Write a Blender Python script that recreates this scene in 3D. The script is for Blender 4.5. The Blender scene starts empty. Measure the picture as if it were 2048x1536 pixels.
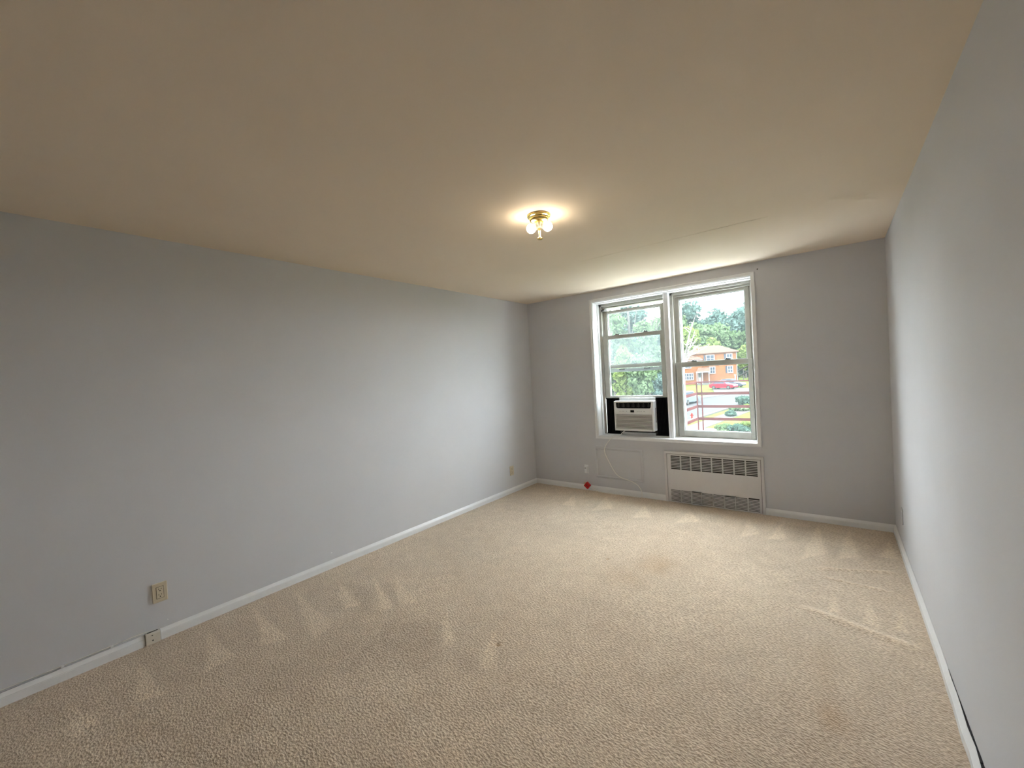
import bpy, math, random
import numpy as np
from mathutils import Vector, Matrix

# ------------------------------------------------------------------ camera, world, exposure
scene = bpy.context.scene
col = scene.collection
random.seed(7)
rng = np.random.default_rng(7)

F_PX = 826.76
CAM = Vector((3.2712, -4.6085, 1.4713))
C_RIGHT = Vector((0.787016, 0.614459, -0.055194))
C_DOWN = Vector((-0.032163, -0.048478, -0.998306))
C_FWD = Vector((-0.616094, 0.787458, -0.018390))
cam_data = bpy.data.cameras.new('camera')
cam_data.sensor_fit = 'HORIZONTAL'
cam_data.sensor_width = 36.0
cam_data.lens = F_PX * 36.0 / 2048.0
cam_data.clip_start = 0.02
cam_data.clip_end = 600
cam = bpy.data.objects.new('camera', cam_data)
col.objects.link(cam)
m = Matrix.Identity(4)
for i in range(3):
    m[i][0] = C_RIGHT[i]
    m[i][1] = -C_DOWN[i]
    m[i][2] = -C_FWD[i]
    m[i][3] = CAM[i]
cam.matrix_world = m
scene.camera = cam

SKY = 10.2
world = bpy.data.worlds.new('overcast_sky')
scene.world = world
world.use_nodes = True
wn = world.node_tree
wn.nodes.clear()
w_out = wn.nodes.new('ShaderNodeOutputWorld')
w_bg = wn.nodes.new('ShaderNodeBackground')
w_tc = wn.nodes.new('ShaderNodeTexCoord')
w_no = wn.nodes.new('ShaderNodeTexNoise')
w_no.inputs['Scale'].default_value = 3.0
w_no.inputs['Detail'].default_value = 4.0
w_cr = wn.nodes.new('ShaderNodeValToRGB')
w_cr.color_ramp.elements[0].position = 0.35
w_cr.color_ramp.elements[0].color = (0.80, 0.90, 1.0, 1)
w_cr.color_ramp.elements[1].position = 0.65
w_cr.color_ramp.elements[1].color = (1.0, 1.0, 1.0, 1)
wn.links.new(w_tc.outputs['Generated'], w_no.inputs['Vector'])
wn.links.new(w_no.outputs['Fac'], w_cr.inputs['Fac'])
wn.links.new(w_cr.outputs['Color'], w_bg.inputs['Color'])
w_bg.inputs['Strength'].default_value = SKY
wn.links.new(w_bg.outputs['Background'], w_out.inputs['Surface'])

vs = scene.view_settings
vs.view_transform = 'Standard'
vs.look = 'None'
vs.gamma = 1.0
vs.use_curve_mapping = False
vs.exposure = 1.57
scene.display_settings.display_device = 'sRGB'
scene.cycles.max_bounces = 14
scene.cycles.diffuse_bounces = 8
scene.cycles.transparent_max_bounces = 24
scene.cycles.use_denoising = True

LAMP_POWER = 21.0

W, H, YB = 3.628, 2.44, -6.4      # room width, height and the wall behind the photographer

# ------------------------------------------------------------------ helpers
def sock(bsdf, names, val):
    for n in names:
        if n in bsdf.inputs:
            bsdf.inputs[n].default_value = val
            return

def mat(name, color, rough=0.6, metal=0.0, noise=0.0, nscale=20.0, bump=0.0, bscale=200.0, spec=0.5,
        emit=None, estr=0.0, detail=3.0, bdist=0.002):
    mt = bpy.data.materials.new(name)
    mt.use_nodes = True
    nt = mt.node_tree
    b = nt.nodes['Principled BSDF']
    b.inputs['Base Color'].default_value = (*color, 1)
    b.inputs['Roughness'].default_value = rough
    b.inputs['Metallic'].default_value = metal
    sock(b, ['Specular IOR Level', 'Specular'], spec)
    tc = None
    if noise > 0 or bump > 0:
        tc = nt.nodes.new('ShaderNodeTexCoord')
    if noise > 0:
        n = nt.nodes.new('ShaderNodeTexNoise')
        n.inputs['Scale'].default_value = nscale
        n.inputs['Detail'].default_value = detail
        nt.links.new(tc.outputs['Object'], n.inputs['Vector'])
        mr = nt.nodes.new('ShaderNodeMapRange')
        mr.inputs['From Min'].default_value = 0.25
        mr.inputs['From Max'].default_value = 0.75
        mr.inputs['To Min'].default_value = 1.0 - noise
        mr.inputs['To Max'].default_value = 1.0 + noise
        nt.links.new(n.outputs['Fac'], mr.inputs['Value'])
        mx = nt.nodes.new('ShaderNodeMix')
        mx.data_type = 'RGBA'
        mx.blend_type = 'MULTIPLY'
        mx.inputs['Factor'].default_value = 1.0
        mx.inputs['A'].default_value = (*color, 1)
        for s in mx.inputs:
            if s.name == 'A' and s.type == 'RGBA':
                s.default_value = (*color, 1)
            if s.name == 'B' and s.type == 'RGBA':
                nt.links.new(mr.outputs['Result'], s)
            if s.name == 'Factor' and s.type == 'VALUE':
                s.default_value = 1.0
        res = [o for o in mx.outputs if o.type == 'RGBA'][0]
        nt.links.new(res, b.inputs['Base Color'])
    if bump > 0:
        n2 = nt.nodes.new('ShaderNodeTexNoise')
        n2.inputs['Scale'].default_value = bscale
        n2.inputs['Detail'].default_value = 2.0
        nt.links.new(tc.outputs['Object'], n2.inputs['Vector'])
        bp = nt.nodes.new('ShaderNodeBump')
        bp.inputs['Strength'].default_value = bump
        bp.inputs['Distance'].default_value = bdist
        nt.links.new(n2.outputs['Fac'], bp.inputs['Height'])
        nt.links.new(bp.outputs['Normal'], b.inputs['Normal'])
    if emit:
        sock(b, ['Emission Color', 'Emission'], (*emit, 1))
        sock(b, ['Emission Strength'], estr)
    return mt

def glass_mat(name, haze=0.05, gloss=0.05, tint=(0.975, 0.985, 0.98), haze_col=(0.76, 0.91, 0.94)):
    """window pane: mostly clear, a little mirror reflection, a film of dirt that scatters daylight"""
    mt = bpy.data.materials.new(name)
    mt.use_nodes = True
    nt = mt.node_tree
    nt.nodes.clear()
    out = nt.nodes.new('ShaderNodeOutputMaterial')
    tr = nt.nodes.new('ShaderNodeBsdfTransparent')
    tr.inputs['Color'].default_value = (*tint, 1)
    gl = nt.nodes.new('ShaderNodeBsdfGlossy')
    gl.inputs['Roughness'].default_value = 0.02
    tl = nt.nodes.new('ShaderNodeBsdfTranslucent')
    tl.inputs['Color'].default_value = (*haze_col, 1)
    m1 = nt.nodes.new('ShaderNodeMixShader')
    m1.inputs[0].default_value = gloss
    m2 = nt.nodes.new('ShaderNodeMixShader')
    m2.inputs[0].default_value = haze
    nt.links.new(tr.outputs[0], m1.inputs[1])
    nt.links.new(gl.outputs[0], m1.inputs[2])
    nt.links.new(m1.outputs[0], m2.inputs[1])
    nt.links.new(tl.outputs[0], m2.inputs[2])
    nt.links.new(m2.outputs[0], out.inputs['Surface'])
    return mt

def leaf_mat(name, color, tcol):
    mt = bpy.data.materials.new(name)
    mt.use_nodes = True
    nt = mt.node_tree
    b = nt.nodes['Principled BSDF']
    b.inputs['Roughness'].default_value = 0.6
    sock(b, ['Specular IOR Level', 'Specular'], 0.0)
    tc = nt.nodes.new('ShaderNodeTexCoord')
    n = nt.nodes.new('ShaderNodeTexNoise')
    n.inputs['Scale'].default_value = 0.9
    n.inputs['Detail'].default_value = 5.0
    cr = nt.nodes.new('ShaderNodeValToRGB')
    cr.color_ramp.elements[0].position = 0.3
    cr.color_ramp.elements[0].color = (*[c * 0.6 for c in color], 1)
    cr.color_ramp.elements[1].position = 0.7
    cr.color_ramp.elements[1].color = (*[min(1, c * 1.45) for c in color], 1)
    nt.links.new(tc.outputs['Object'], n.inputs['Vector'])
    nt.links.new(n.outputs['Fac'], cr.inputs['Fac'])
    nt.links.new(cr.outputs['Color'], b.inputs['Base Color'])
    tl = nt.nodes.new('ShaderNodeBsdfTranslucent')
    tl.inputs['Color'].default_value = (*tcol, 1)
    mx = nt.nodes.new('ShaderNodeMixShader')
    mx.inputs[0].default_value = 0.35
    out = nt.nodes['Material Output']
    nt.links.new(b.outputs[0], mx.inputs[1])
    nt.links.new(tl.outputs[0], mx.inputs[2])
    nt.links.new(mx.outputs[0], out.inputs['Surface'])
    return mt

class MB:
    """collects shapes; build() links them as ONE mesh object"""
    def __init__(self):
        self.v = []
        self.f = []
    def add(self, vs_, fs_):
        o = len(self.v)
        self.v += [tuple(p) for p in vs_]
        self.f += [tuple(i + o for i in f) for f in fs_]
        return self
    def box(self, x0, x1, y0, y1, z0, z1):
        return self.add([(x0, y0, z0), (x1, y0, z0), (x1, y1, z0), (x0, y1, z0),
                         (x0, y0, z1), (x1, y0, z1), (x1, y1, z1), (x0, y1, z1)],
                        [(0, 3, 2, 1), (4, 5, 6, 7), (0, 1, 5, 4), (1, 2, 6, 5), (2, 3, 7, 6), (3, 0, 4, 7)])
    def cbox(self, c, size, R=None):
        hx, hy, hz = [s / 2 for s in size]
        pts = [Vector((sx * hx, sy * hy, sz * hz)) for sz in (-1, 1) for sx, sy in ((-1, -1), (1, -1), (1, 1), (-1, 1))]
        if R is not None:
            pts = [R @ p for p in pts]
        return self.add([Vector(c) + p for p in pts],
                        [(0, 3, 2, 1), (4, 5, 6, 7), (0, 1, 5, 4), (1, 2, 6, 5), (2, 3, 7, 6), (3, 0, 4, 7)])
    def prism(self, poly, fn, a, b):
        """poly: 2-d outline, fn(p, t) -> 3-d point"""
        n = len(poly)
        vs_ = [fn(p, a) for p in poly] + [fn(p, b) for p in poly]
        fs_ = [tuple(range(n))[::-1], tuple(range(n, 2 * n))]
        for i in range(n):
            j = (i + 1) % n
            fs_.append((i, j, n + j, n + i))
        return self.add(vs_, fs_)
    def cyl(self, p0, p1, r0, r1=None, n=16, cap=True):
        r1 = r0 if r1 is None else r1
        p0, p1 = Vector(p0), Vector(p1)
        d = (p1 - p0).normalized()
        a = d.orthogonal().normalized()
        b = d.cross(a)
        vs_ = []
        for p, r in ((p0, r0), (p1, r1)):
            for i in range(n):
                t = 2 * math.pi * i / n
                vs_.append(p + (a * math.cos(t) + b * math.sin(t)) * r)
        fs_ = [(i, (i + 1) % n, n + (i + 1) % n, n + i) for i in range(n)]
        if cap:
            fs_ += [tuple(range(n))[::-1], tuple(range(n, 2 * n))]
        return self.add(vs_, fs_)
    def tube(self, pts, r, n=8):
        pts = [Vector(p) for p in pts]
        rs = r if isinstance(r, (list, tuple)) else [r] * len(pts)
        vs_, fs_ = [], []
        ref = Vector((0.3, 0.2, 0.93))
        for k, p in enumerate(pts):
            d = (pts[min(k + 1, len(pts) - 1)] - pts[max(k - 1, 0)]).normalized()
            a = ref - d * ref.dot(d)
            if a.length < 1e-3:
                a = d.orthogonal()
            a.normalize()
            b = d.cross(a)
            for i in range(n):
                t = 2 * math.pi * i / n
                vs_.append(p + (a * math.cos(t) + b * math.sin(t)) * rs[k])
        for k in range(len(pts) - 1):
            for i in range(n):
                j = (i + 1) % n
                fs_.append((k * n + i, k * n + j, (k + 1) * n + j, (k + 1) * n + i))
        fs_.append(tuple(range(n))[::-1])
        fs_.append(tuple(range((len(pts) - 1) * n, len(pts) * n)))
        return self.add(vs_, fs_)
    def lathe(self, prof, c, axis=(0, 0, 1), n=32):
        """prof: list of (radius, height along axis)"""
        c = Vector(c)
        d = Vector(axis).normalized()
        a = d.orthogonal().normalized()
        b = d.cross(a)
        vs_, fs_ = [], []
        for r, h in prof:
            for i in range(n):
                t = 2 * math.pi * i / n
                vs_.append(c + d * h + (a * math.cos(t) + b * math.sin(t)) * max(r, 1e-4))
        for k in range(len(prof) - 1):
            for i in range(n):
                j = (i + 1) % n
                fs_.append((k * n + i, k * n + j, (k + 1) * n + j, (k + 1) * n + i))
        fs_.append(tuple(range(n))[::-1])
        fs_.append(tuple(range((len(prof) - 1) * n, len(prof) * n)))
        return self.add(vs_, fs_)
    def build(self, name, material, parent=None, origin=None, smooth=False, bevel=0.0, local=False):
        """origin: world point for the object's origin; a child without origin shares its parent's"""
        if local or parent is not None and origin is None:
            o = Vector((0, 0, 0)) if local else ORI[parent]
        else:
            o = Vector(origin) if origin is not None else Vector((0, 0, 0))
        me = bpy.data.meshes.new(name)
        me.from_pydata([(p[0] - o.x, p[1] - o.y, p[2] - o.z) for p in self.v], [], self.f)
        me.update()
        if smooth:
            me.polygons.foreach_set('use_smooth', [True] * len(me.polygons))
        me.materials.append(material)
        ob = bpy.data.objects.new(name, me)
        col.objects.link(ob)
        ORI[ob] = o
        if parent is not None:
            ob.parent = parent
            if not local:
                ob.location = o - ORI[parent]
        else:
            ob.location = o
        if bevel > 0:
            bv = ob.modifiers.new('bevel', 'BEVEL')
            bv.width = bevel
            bv.segments = 2
            bv.limit_method = 'ANGLE'
            bv.angle_limit = math.radians(40)
        return ob

ORI = {}

def thing(name, label, cat, loc, rotz=0.0, group=None):
    o = bpy.data.objects.new(name, None)
    o.empty_display_size = 0.1
    col.objects.link(o)
    o.location = loc
    o.rotation_euler = (0, 0, rotz)
    ORI[o] = Vector(loc)
    o['label'] = label
    o['category'] = cat
    if group:
        o['group'] = group
    return o

def tag(o, label, cat=None, group=None, kind=None):
    o['label'] = label
    if cat:
        o['category'] = cat
    if group:
        o['group'] = group
    if kind:
        o['kind'] = kind
    return o

def struct(o, label=None):
    o['kind'] = 'structure'
    if label:
        o['label'] = label
    return o

def rounded_rect(x0, x1, z0, z1, r, n=5):
    pts = []
    for cx, cz, a0 in ((x1 - r, z1 - r, 0), (x0 + r, z1 - r, 90), (x0 + r, z0 + r, 180), (x1 - r, z0 + r, 270)):
        for i in range(n + 1):
            t = math.radians(a0 + 90 * i / n)
            pts.append((cx + r * math.cos(t), cz + r * math.sin(t)))
    return pts

def smooth_path(pts, k=6):
    """Catmull-Rom through the points"""
    P = [Vector(p) for p in pts]
    P = [P[0] * 2 - P[1]] + P + [P[-1] * 2 - P[-2]]
    out = []
    for i in range(1, len(P) - 2):
        for s in range(k):
            t = s / k
            a, b, c, d = P[i - 1], P[i], P[i + 1], P[i + 2]
            out.append(0.5 * ((2 * b) + (c - a) * t + (2 * a - 5 * b + 4 * c - d) * t * t + (3 * b - a - 3 * c + d) * t ** 3))
    out.append(P[-2])
    return out

# ------------------------------------------------------------------ materials
M = {}
M['wall'] = mat('grey_wall_paint', (0.60, 0.605, 0.63), 0.8, noise=0.015, nscale=3, bump=0.12, bscale=260, spec=0.12)
M['ceiling'] = mat('cream_ceiling_paint', (0.78, 0.675, 0.55), 0.75, noise=0.02, nscale=2, bump=0.1, bscale=200, spec=0.2)
M['trim'] = mat('white_gloss_paint', (0.78, 0.79, 0.80), 0.35, noise=0.02, nscale=30, bump=0.05, bscale=90)
M['frame'] = mat('aged_window_paint', (0.37, 0.365, 0.32), 0.5, noise=0.08, nscale=14, bump=0.08, bscale=120)
M['storm'] = mat('pale_aluminium', (0.40, 0.45, 0.46), 0.5, metal=0.1, noise=0.05, nscale=20)
M['glass'] = glass_mat('window_glass', 0.0075, 0.03)
M['glass_dirty'] = glass_mat('dirty_storm_glass', 0.014, 0.03)
M['latch'] = mat('dark_latch_metal', (0.10, 0.10, 0.09), 0.5, metal=0.6, noise=0.1, nscale=80)
M['plastic'] = mat('white_appliance_plastic', (0.80, 0.80, 0.80), 0.4, noise=0.01, nscale=30)
M['slat'] = mat('grille_plastic', (0.66, 0.64, 0.61), 0.45, noise=0.02, nscale=30)
M['black'] = mat('black_plastic', (0.005, 0.005, 0.0055), 0.6, noise=0.1, nscale=40, spec=0.12)
M['dark'] = mat('dark_cavity_metal', (0.05, 0.045, 0.04), 0.8, noise=0.2, nscale=20)
M['grey_print'] = mat('grey_print', (0.35, 0.35, 0.36), 0.5, noise=0.02, nscale=50)
M['steel'] = mat('galvanised_steel', (0.60, 0.62, 0.63), 0.45, metal=0.5, noise=0.05, nscale=40)
M['rad'] = mat('radiator_enamel', (0.65, 0.635, 0.64), 0.45, noise=0.02, nscale=10, bump=0.04, bscale=60)
M['cord'] = mat('white_cord_vinyl', (0.80, 0.79, 0.74), 0.45, noise=0.03, nscale=60)
M['red'] = mat('red_plug_plastic', (0.55, 0.008, 0.008), 0.4, noise=0.05, nscale=60)
M['almond'] = mat('almond_plastic', (0.60, 0.525, 0.39), 0.4, noise=0.03, nscale=60)
M['ivory'] = mat('ivory_plastic', (0.66, 0.62, 0.54), 0.45, noise=0.03, nscale=60)
M['slot'] = mat('slot_black', (0.02, 0.015, 0.01), 0.7, noise=0.1, nscale=60)
M['brass'] = mat('polished_brass', (0.95, 0.74, 0.28), 0.17, metal=1.0, noise=0.04, nscale=30)
M['porcelain'] = mat('white_porcelain', (0.78, 0.76, 0.68), 0.25, noise=0.02, nscale=40)
M['ext_sill'] = mat('weathered_stone_sill', (0.045, 0.045, 0.043), 0.9, noise=0.1, nscale=8, spec=0.0)

# ------------------------------------------------------------------ carpet
def carpet_material():
    mt = bpy.data.materials.new('beige_cut_pile_carpet')
    mt.use_nodes = True
    nt = mt.node_tree
    b = nt.nodes['Principled BSDF']
    b.inputs['Roughness'].default_value = 0.95
    sock(b, ['Specular IOR Level', 'Specular'], 0.1)
    sock(b, ['Sheen Weight'], 0.25)
    tc = nt.nodes.new('ShaderNodeTexCoord')
    def noise(scale, detail, vec=None):
        n = nt.nodes.new('ShaderNodeTexNoise')
        n.inputs['Scale'].default_value = scale
        n.inputs['Detail'].default_value = detail
        nt.links.new(vec if vec else tc.outputs['Object'], n.inputs['Vector'])
        return n
    mp = nt.nodes.new('ShaderNodeMapping')
    mp.inputs['Rotation'].default_value = (0, 0, math.radians(28))
    mp.inputs['Scale'].default_value = (0.75, 1.25, 1)
    nt.links.new(tc.outputs['Object'], mp.inputs['Vector'])
    tuft = noise(95, 2.5, mp.outputs['Vector'])
    mid = noise(9, 4)
    def ramp(inp, p0, c0, p1, c1):
        r = nt.nodes.new('ShaderNodeValToRGB')
        r.color_ramp.elements[0].position = p0
        r.color_ramp.elements[0].color = (*c0, 1)
        r.color_ramp.elements[1].position = p1
        r.color_ramp.elements[1].color = (*c1, 1)
        nt.links.new(inp, r.inputs['Fac'])
        return r
    base = ramp(tuft.outputs['Fac'], 0.33, (0.47, 0.360, 0.255), 0.64, (0.77, 0.655, 0.515))
    def mixc(kind, fac, a, bcol):
        mx = nt.nodes.new('ShaderNodeMix')
        mx.data_type = 'RGBA'
        mx.blend_type = kind
        fs = [s for s in mx.inputs if s.name == 'Factor' and s.type == 'VALUE'][0]
        A = [s for s in mx.inputs if s.name == 'A' and s.type == 'RGBA'][0]
        B = [s for s in mx.inputs if s.name == 'B' and s.type == 'RGBA'][0]
        if isinstance(fac, float):
            fs.default_value = fac
        else:
            nt.links.new(fac, fs)
        nt.links.new(a, A)
        if isinstance(bcol, tuple):
            B.default_value = (*bcol, 1)
        else:
            nt.links.new(bcol, B)
        return [o for o in mx.outputs if o.type == 'RGBA'][0]
    mr = ramp(mid.outputs['Fac'], 0.3, (0.93, 0.92, 0.91), 0.7, (1.06, 1.06, 1.06))
    c1 = mixc('MULTIPLY', 1.0, base.outputs['Color'], mr.outputs['Color'])
    # vacuum marks in the pile, painted light on wrinkle tops, and stains
    at_ = nt.nodes.new('ShaderNodeAttribute')
    at_.attribute_name = 'pile_lay_ridge_light'
    lay_ridge_light = ramp(at_.outputs['Fac'], 0.0, (0.80, 0.78, 0.77), 1.0, (1.22, 1.22, 1.21))
    c2 = mixc('MULTIPLY', 1.0, c1, lay_ridge_light.outputs['Color'])
    at2 = nt.nodes.new('ShaderNodeAttribute')
    at2.attribute_name = 'stain'
    c3 = mixc('MULTIPLY', at2.outputs['Fac'], c2, (0.72, 0.56, 0.38))
    nt.links.new(c3, b.inputs['Base Color'])
    bp = nt.nodes.new('ShaderNodeBump')
    bp.inputs['Strength'].default_value = 0.9
    bp.inputs['Distance'].default_value = 0.009
    nt.links.new(tuft.outputs['Fac'], bp.inputs['Height'])
    nt.links.new(bp.outputs['Normal'], b.inputs['Normal'])
    return mt

M['carpet'] = carpet_material()

def value_noise(X, Y, scale, seed):
    r = np.random.default_rng(seed)
    G = r.random((64, 64))
    x, y = X * scale, Y * scale
    xi, yi = np.floor(x).astype(int), np.floor(y).astype(int)
    fx, fy = x - xi, y - yi
    fx, fy = fx * fx * (3 - 2 * fx), fy * fy * (3 - 2 * fy)
    g = lambda i, j: G[i % 64, j % 64]
    return (g(xi, yi) * (1 - fx) + g(xi + 1, yi) * fx) * (1 - fy) + (g(xi, yi + 1) * (1 - fx) + g(xi + 1, yi + 1) * fx) * fy

def build_floor():
    nx, ny = 304, 528
    xs = np.linspace(-0.02, W + 0.02, nx)
    ys = np.linspace(YB - 0.02, 0.02, ny)
    X, Y = np.meshgrid(xs, ys)
    Z = np.zeros_like(X)
    warp = (value_noise(X, Y, 6, 3) - 0.5) * 0.05
    lay_ridge_light = 0.5 + (value_noise(X + warp, Y, 1.1, 11) - 0.5) * 0.34 + (value_noise(X, Y + warp, 2.9, 12) - 0.5) * 0.2
    def poly_mask(pts, soft):
        """soft mask of a convex polygon given as floor points"""
        P = np.array(pts)
        area = 0.5 * np.sum(P[:, 0] * np.roll(P[:, 1], -1) - np.roll(P[:, 0], -1) * P[:, 1])
        if area < 0:
            P = P[::-1]
        d = np.full_like(X, 1e9)
        for k in range(len(P)):
            a, b2 = P[k], P[(k + 1) % len(P)]
            e = b2 - a
            nrm = np.array([-e[1], e[0]]) / (np.linalg.norm(e) + 1e-9)
            d = np.minimum(d, (X + warp * 0.5 - a[0]) * nrm[0] + (Y + warp * 0.5 - a[1]) * nrm[1])
        return np.clip(d / soft + 0.5, 0, 1)
    # light wedges where the vacuum head turned: tip at the wall, base out in the room
    for tri in WEDGES_LIGHT:
        mk = poly_mask(tri, 0.022)
        lay_ridge_light = lay_ridge_light * (1 - mk) + np.clip(lay_ridge_light + 0.42, 0, 1) * mk
    for tri in WEDGES_DARK:
        mk = poly_mask(tri, 0.07)
        lay_ridge_light = lay_ridge_light * (1 - mk) + np.clip(lay_ridge_light - 0.26, 0, 1) * mk
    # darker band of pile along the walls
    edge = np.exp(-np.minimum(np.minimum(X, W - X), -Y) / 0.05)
    lay_ridge_light = lay_ridge_light - edge * 0.25
    # stains
    st = np.zeros_like(X)
    for cx, cy, rx, ry, s in ((2.15, -1.56, 0.13, 0.17, 0.42), (2.20, -1.66, 0.09, 0.10, 0.3), (3.21, -2.52, 0.06, 0.10, 0.4),
                              (2.02, -1.85, 0.16, 0.13, 0.25), (3.18, -2.25, 0.05, 0.18, 0.25)):
        q = ((X - cx + warp) / rx) ** 2 + ((Y - cy + warp) / ry) ** 2
        st = np.maximum(st, s * np.exp(-q))
    st *= 0.7 + 0.6 * value_noise(X, Y, 14, 5)
    # wrinkles where the carpet has stretched
    def ridge(p0, p1, w, h):
        p0, p1 = np.array(p0), np.array(p1)
        e = p1 - p0
        L = np.linalg.norm(e)
        t = ((X - p0[0]) * e[0] + (Y - p0[1]) * e[1]) / (L * L)
        d = np.abs((X - p0[0]) * (-e[1]) + (Y - p0[1]) * e[0]) / L + (value_noise(X, Y, 8, 9) - 0.5) * 0.02
        return h * np.exp(-(d / w) ** 2) * np.clip(t * 6, 0, 1) * np.clip((1 - t) * 6, 0, 1)
    Z += ridge((3.05, -1.66), (3.60, -1.82), 0.03, 0.012)
    Z += ridge((3.10, -1.06), (3.58, -0.86), 0.02, 0.010)
    Z += ridge((3.14, -1.17), (3.50, -1.20), 0.02, 0.009)
    lay_ridge_light = lay_ridge_light + np.clip(Z * 40, 0, 0.45)  # wrinkle tops coloured lighter, standing in for light on the raised pile
    Z += (value_noise(X, Y, 2.3, 21) - 0.5) * 0.006 * np.clip(np.minimum(np.minimum(X, W - X), -Y) / 0.2, 0, 1)
    # dents and small holes
    for cx, cy, r, dp in ((1.819, -1.661, 0.010, 0.012), (1.76, -2.931, 0.012, 0.014), (1.127, -1.967, 0.010, 0.010),
                          (1.80, -1.98, 0.010, 0.008), (1.816, -2.305, 0.010, 0.005), (1.02, -2.3, 0.010, 0.008)):
        q = np.hypot(X - cx, Y - cy)
        Z -= dp * np.exp(-(q / r) ** 2)
        st = np.maximum(st, (dp > 0.011) * 1.0 * np.exp(-(q / (r * 1.2)) ** 2))
    Z = np.minimum(Z, 0.03)
    co = np.stack([X.ravel(), Y.ravel(), Z.ravel()], 1)
    i = np.arange(nx * ny).reshape(ny, nx)
    fc = np.stack([i[:-1, :-1], i[:-1, 1:], i[1:, 1:], i[1:, :-1]], -1).reshape(-1, 4)
    me = bpy.data.meshes.new('floor')
    me.from_pydata(co.tolist(), [], fc.tolist())
    for nm, arr in (('pile_lay_ridge_light', lay_ridge_light), ('stain', st)):
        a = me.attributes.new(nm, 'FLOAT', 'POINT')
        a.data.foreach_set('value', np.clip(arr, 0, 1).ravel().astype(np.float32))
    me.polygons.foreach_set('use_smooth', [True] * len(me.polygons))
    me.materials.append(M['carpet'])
    me.update()
    o = bpy.data.objects.new('floor', me)
    col.objects.link(o)
    return struct(o, 'worn beige cut pile carpet with vacuum marks')

def at_floor(u, v):
    """floor point seen at a pixel of the photograph (used to measure the vacuum marks)"""
    d = C_RIGHT * ((u - 1024) / F_PX) + C_DOWN * ((v - 768) / F_PX) + C_FWD
    t = -CAM.z / d.z
    p = CAM + d * t
    return (p.x, p.y)

WEDGES_LIGHT = [[at_floor(*q) for q in t] for t in (
    ((505, 1213), (520, 1292), (578, 1278)), ((587, 1182), (628, 1282), (668, 1244)),
    ((678, 1160), (686, 1218), (718, 1212)), ((745, 1148), (757, 1224), (786, 1216)),
    ((793, 1150), (795, 1212), (832, 1206)), ((418, 1262), (411, 1345), (472, 1313)),
    ((270, 1325), (272, 1404), (334, 1388)), ((132, 1408), (140, 1484), (196, 1442)),
    ((893, 1222), (884, 1290), (914, 1296)), ((990, 1262), (955, 1338), (990, 1340)),
    ((1498, 1034), (1482, 1074), (1520, 1068)), ((1565, 1045), (1536, 1078), (1572, 1080)),
    ((1637, 1048), (1602, 1118), (1652, 1108)), ((1698, 1060), (1676, 1118), (1722, 1114)),
    ((1780, 1082), (1758, 1114), (1800, 1120)), ((1664, 1180), (1655, 1228), (1676, 1222)),
    ((1742, 1200), (1728, 1246), (1760, 1252)), ((1800, 1220), (1790, 1260), (1818, 1268)),
    ((1150, 990), (1120, 1010), (1150, 1012)), ((1215, 992), (1180, 1022), (1226, 1018)),
    ((1290, 1010), (1262, 1036), (1304, 1034)), ((1380, 1020), (1350, 1046), (1396, 1044)))]
WEDGES_DARK = [[at_floor(*q) for q in t] for t in (
    ((700, 1172), (728, 1228), (752, 1222), (738, 1170)), ((760, 1172), (786, 1212), (793, 1210), (790, 1168)),
    ((760, 1240), (880, 1250), (900, 1330), (700, 1340)), ((915, 1300), (950, 1300), (960, 1345), (925, 1345)),
    ((1655, 1090), (1690, 1095), (1675, 1118), (1655, 1112)), ((1724, 1110), (1760, 1090), (1756, 1118), (1726, 1118)),
    ((1575, 1050), (1625, 1055), (1600, 1085), (1576, 1078)))]
floor = build_floor()

# ------------------------------------------------------------------ room shell
OX0, OX1, OZ0, OZ1 = 0.967, 2.660, 0.683, 2.313      # window opening
T = 0.30
wall_back = MB()
wall_back.box(-0.2, OX0, 0, T, -0.1, H + 0.1).box(OX1, W + 0.2, 0, T, -0.1, H + 0.1)
wall_back.box(OX0, OX1, 0, T, -0.1, OZ0).box(OX0, OX1, 0, T, OZ1, H + 0.1)
wall_back = struct(wall_back.build('wall_back', M['wall']), 'grey painted window wall')
wall_left = struct(MB().box(-0.2, 0, YB - 0.2, 0, -0.1, H + 0.1).build('wall_left', M['wall']), 'long plain grey painted wall')
wall_right = struct(MB().box(W, W + 0.2, YB - 0.2, 0, -0.1, H + 0.1).build('wall_right', M['wall']), 'grey painted wall beside the photographer')
wall_front = struct(MB().box(0, W, YB - 0.2, YB, -0.1, H + 0.1).build('wall_front', M['wall']), 'grey painted wall behind the photographer')
ceiling = struct(MB().box(-0.2, W + 0.2, YB - 0.2, T, H, H + 0.15).build('ceiling', M['ceiling']), 'cream painted ceiling')
seam = MB()
for k in range(14):
    x0 = 1.55 + k * 0.1
    z = 0.0012 + 0.0008 * random.random()
    y = -1.345 + 0.006 * random.random()
    seam.box(x0, x0 + 0.1, y - 0.004, y + 0.004, H - z, H + 0.001)
seam.build('plaster_seam', M['ceiling'], ceiling)
hole = MB().lathe([(0.0, 0), (0.006, 0), (0.005, 0.001), (0.0, 0.0012)], (2.717, 0.0, 2.366), (0, -1, 0), 12)
hole.build('nail_hole', M['dark'], wall_back)
for q, r in (((0.0, -2.93, 0.12), 0.006), ((0.0, -3.98, 0.10), 0.004)):
    MB().lathe([(0.0, 0), (r, 0.0005), (r * .6, 0.0018), (0.0, 0.002)], q, (1, 0, 0), 10).build('paint_drip', M['trim'], wall_left)

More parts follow.
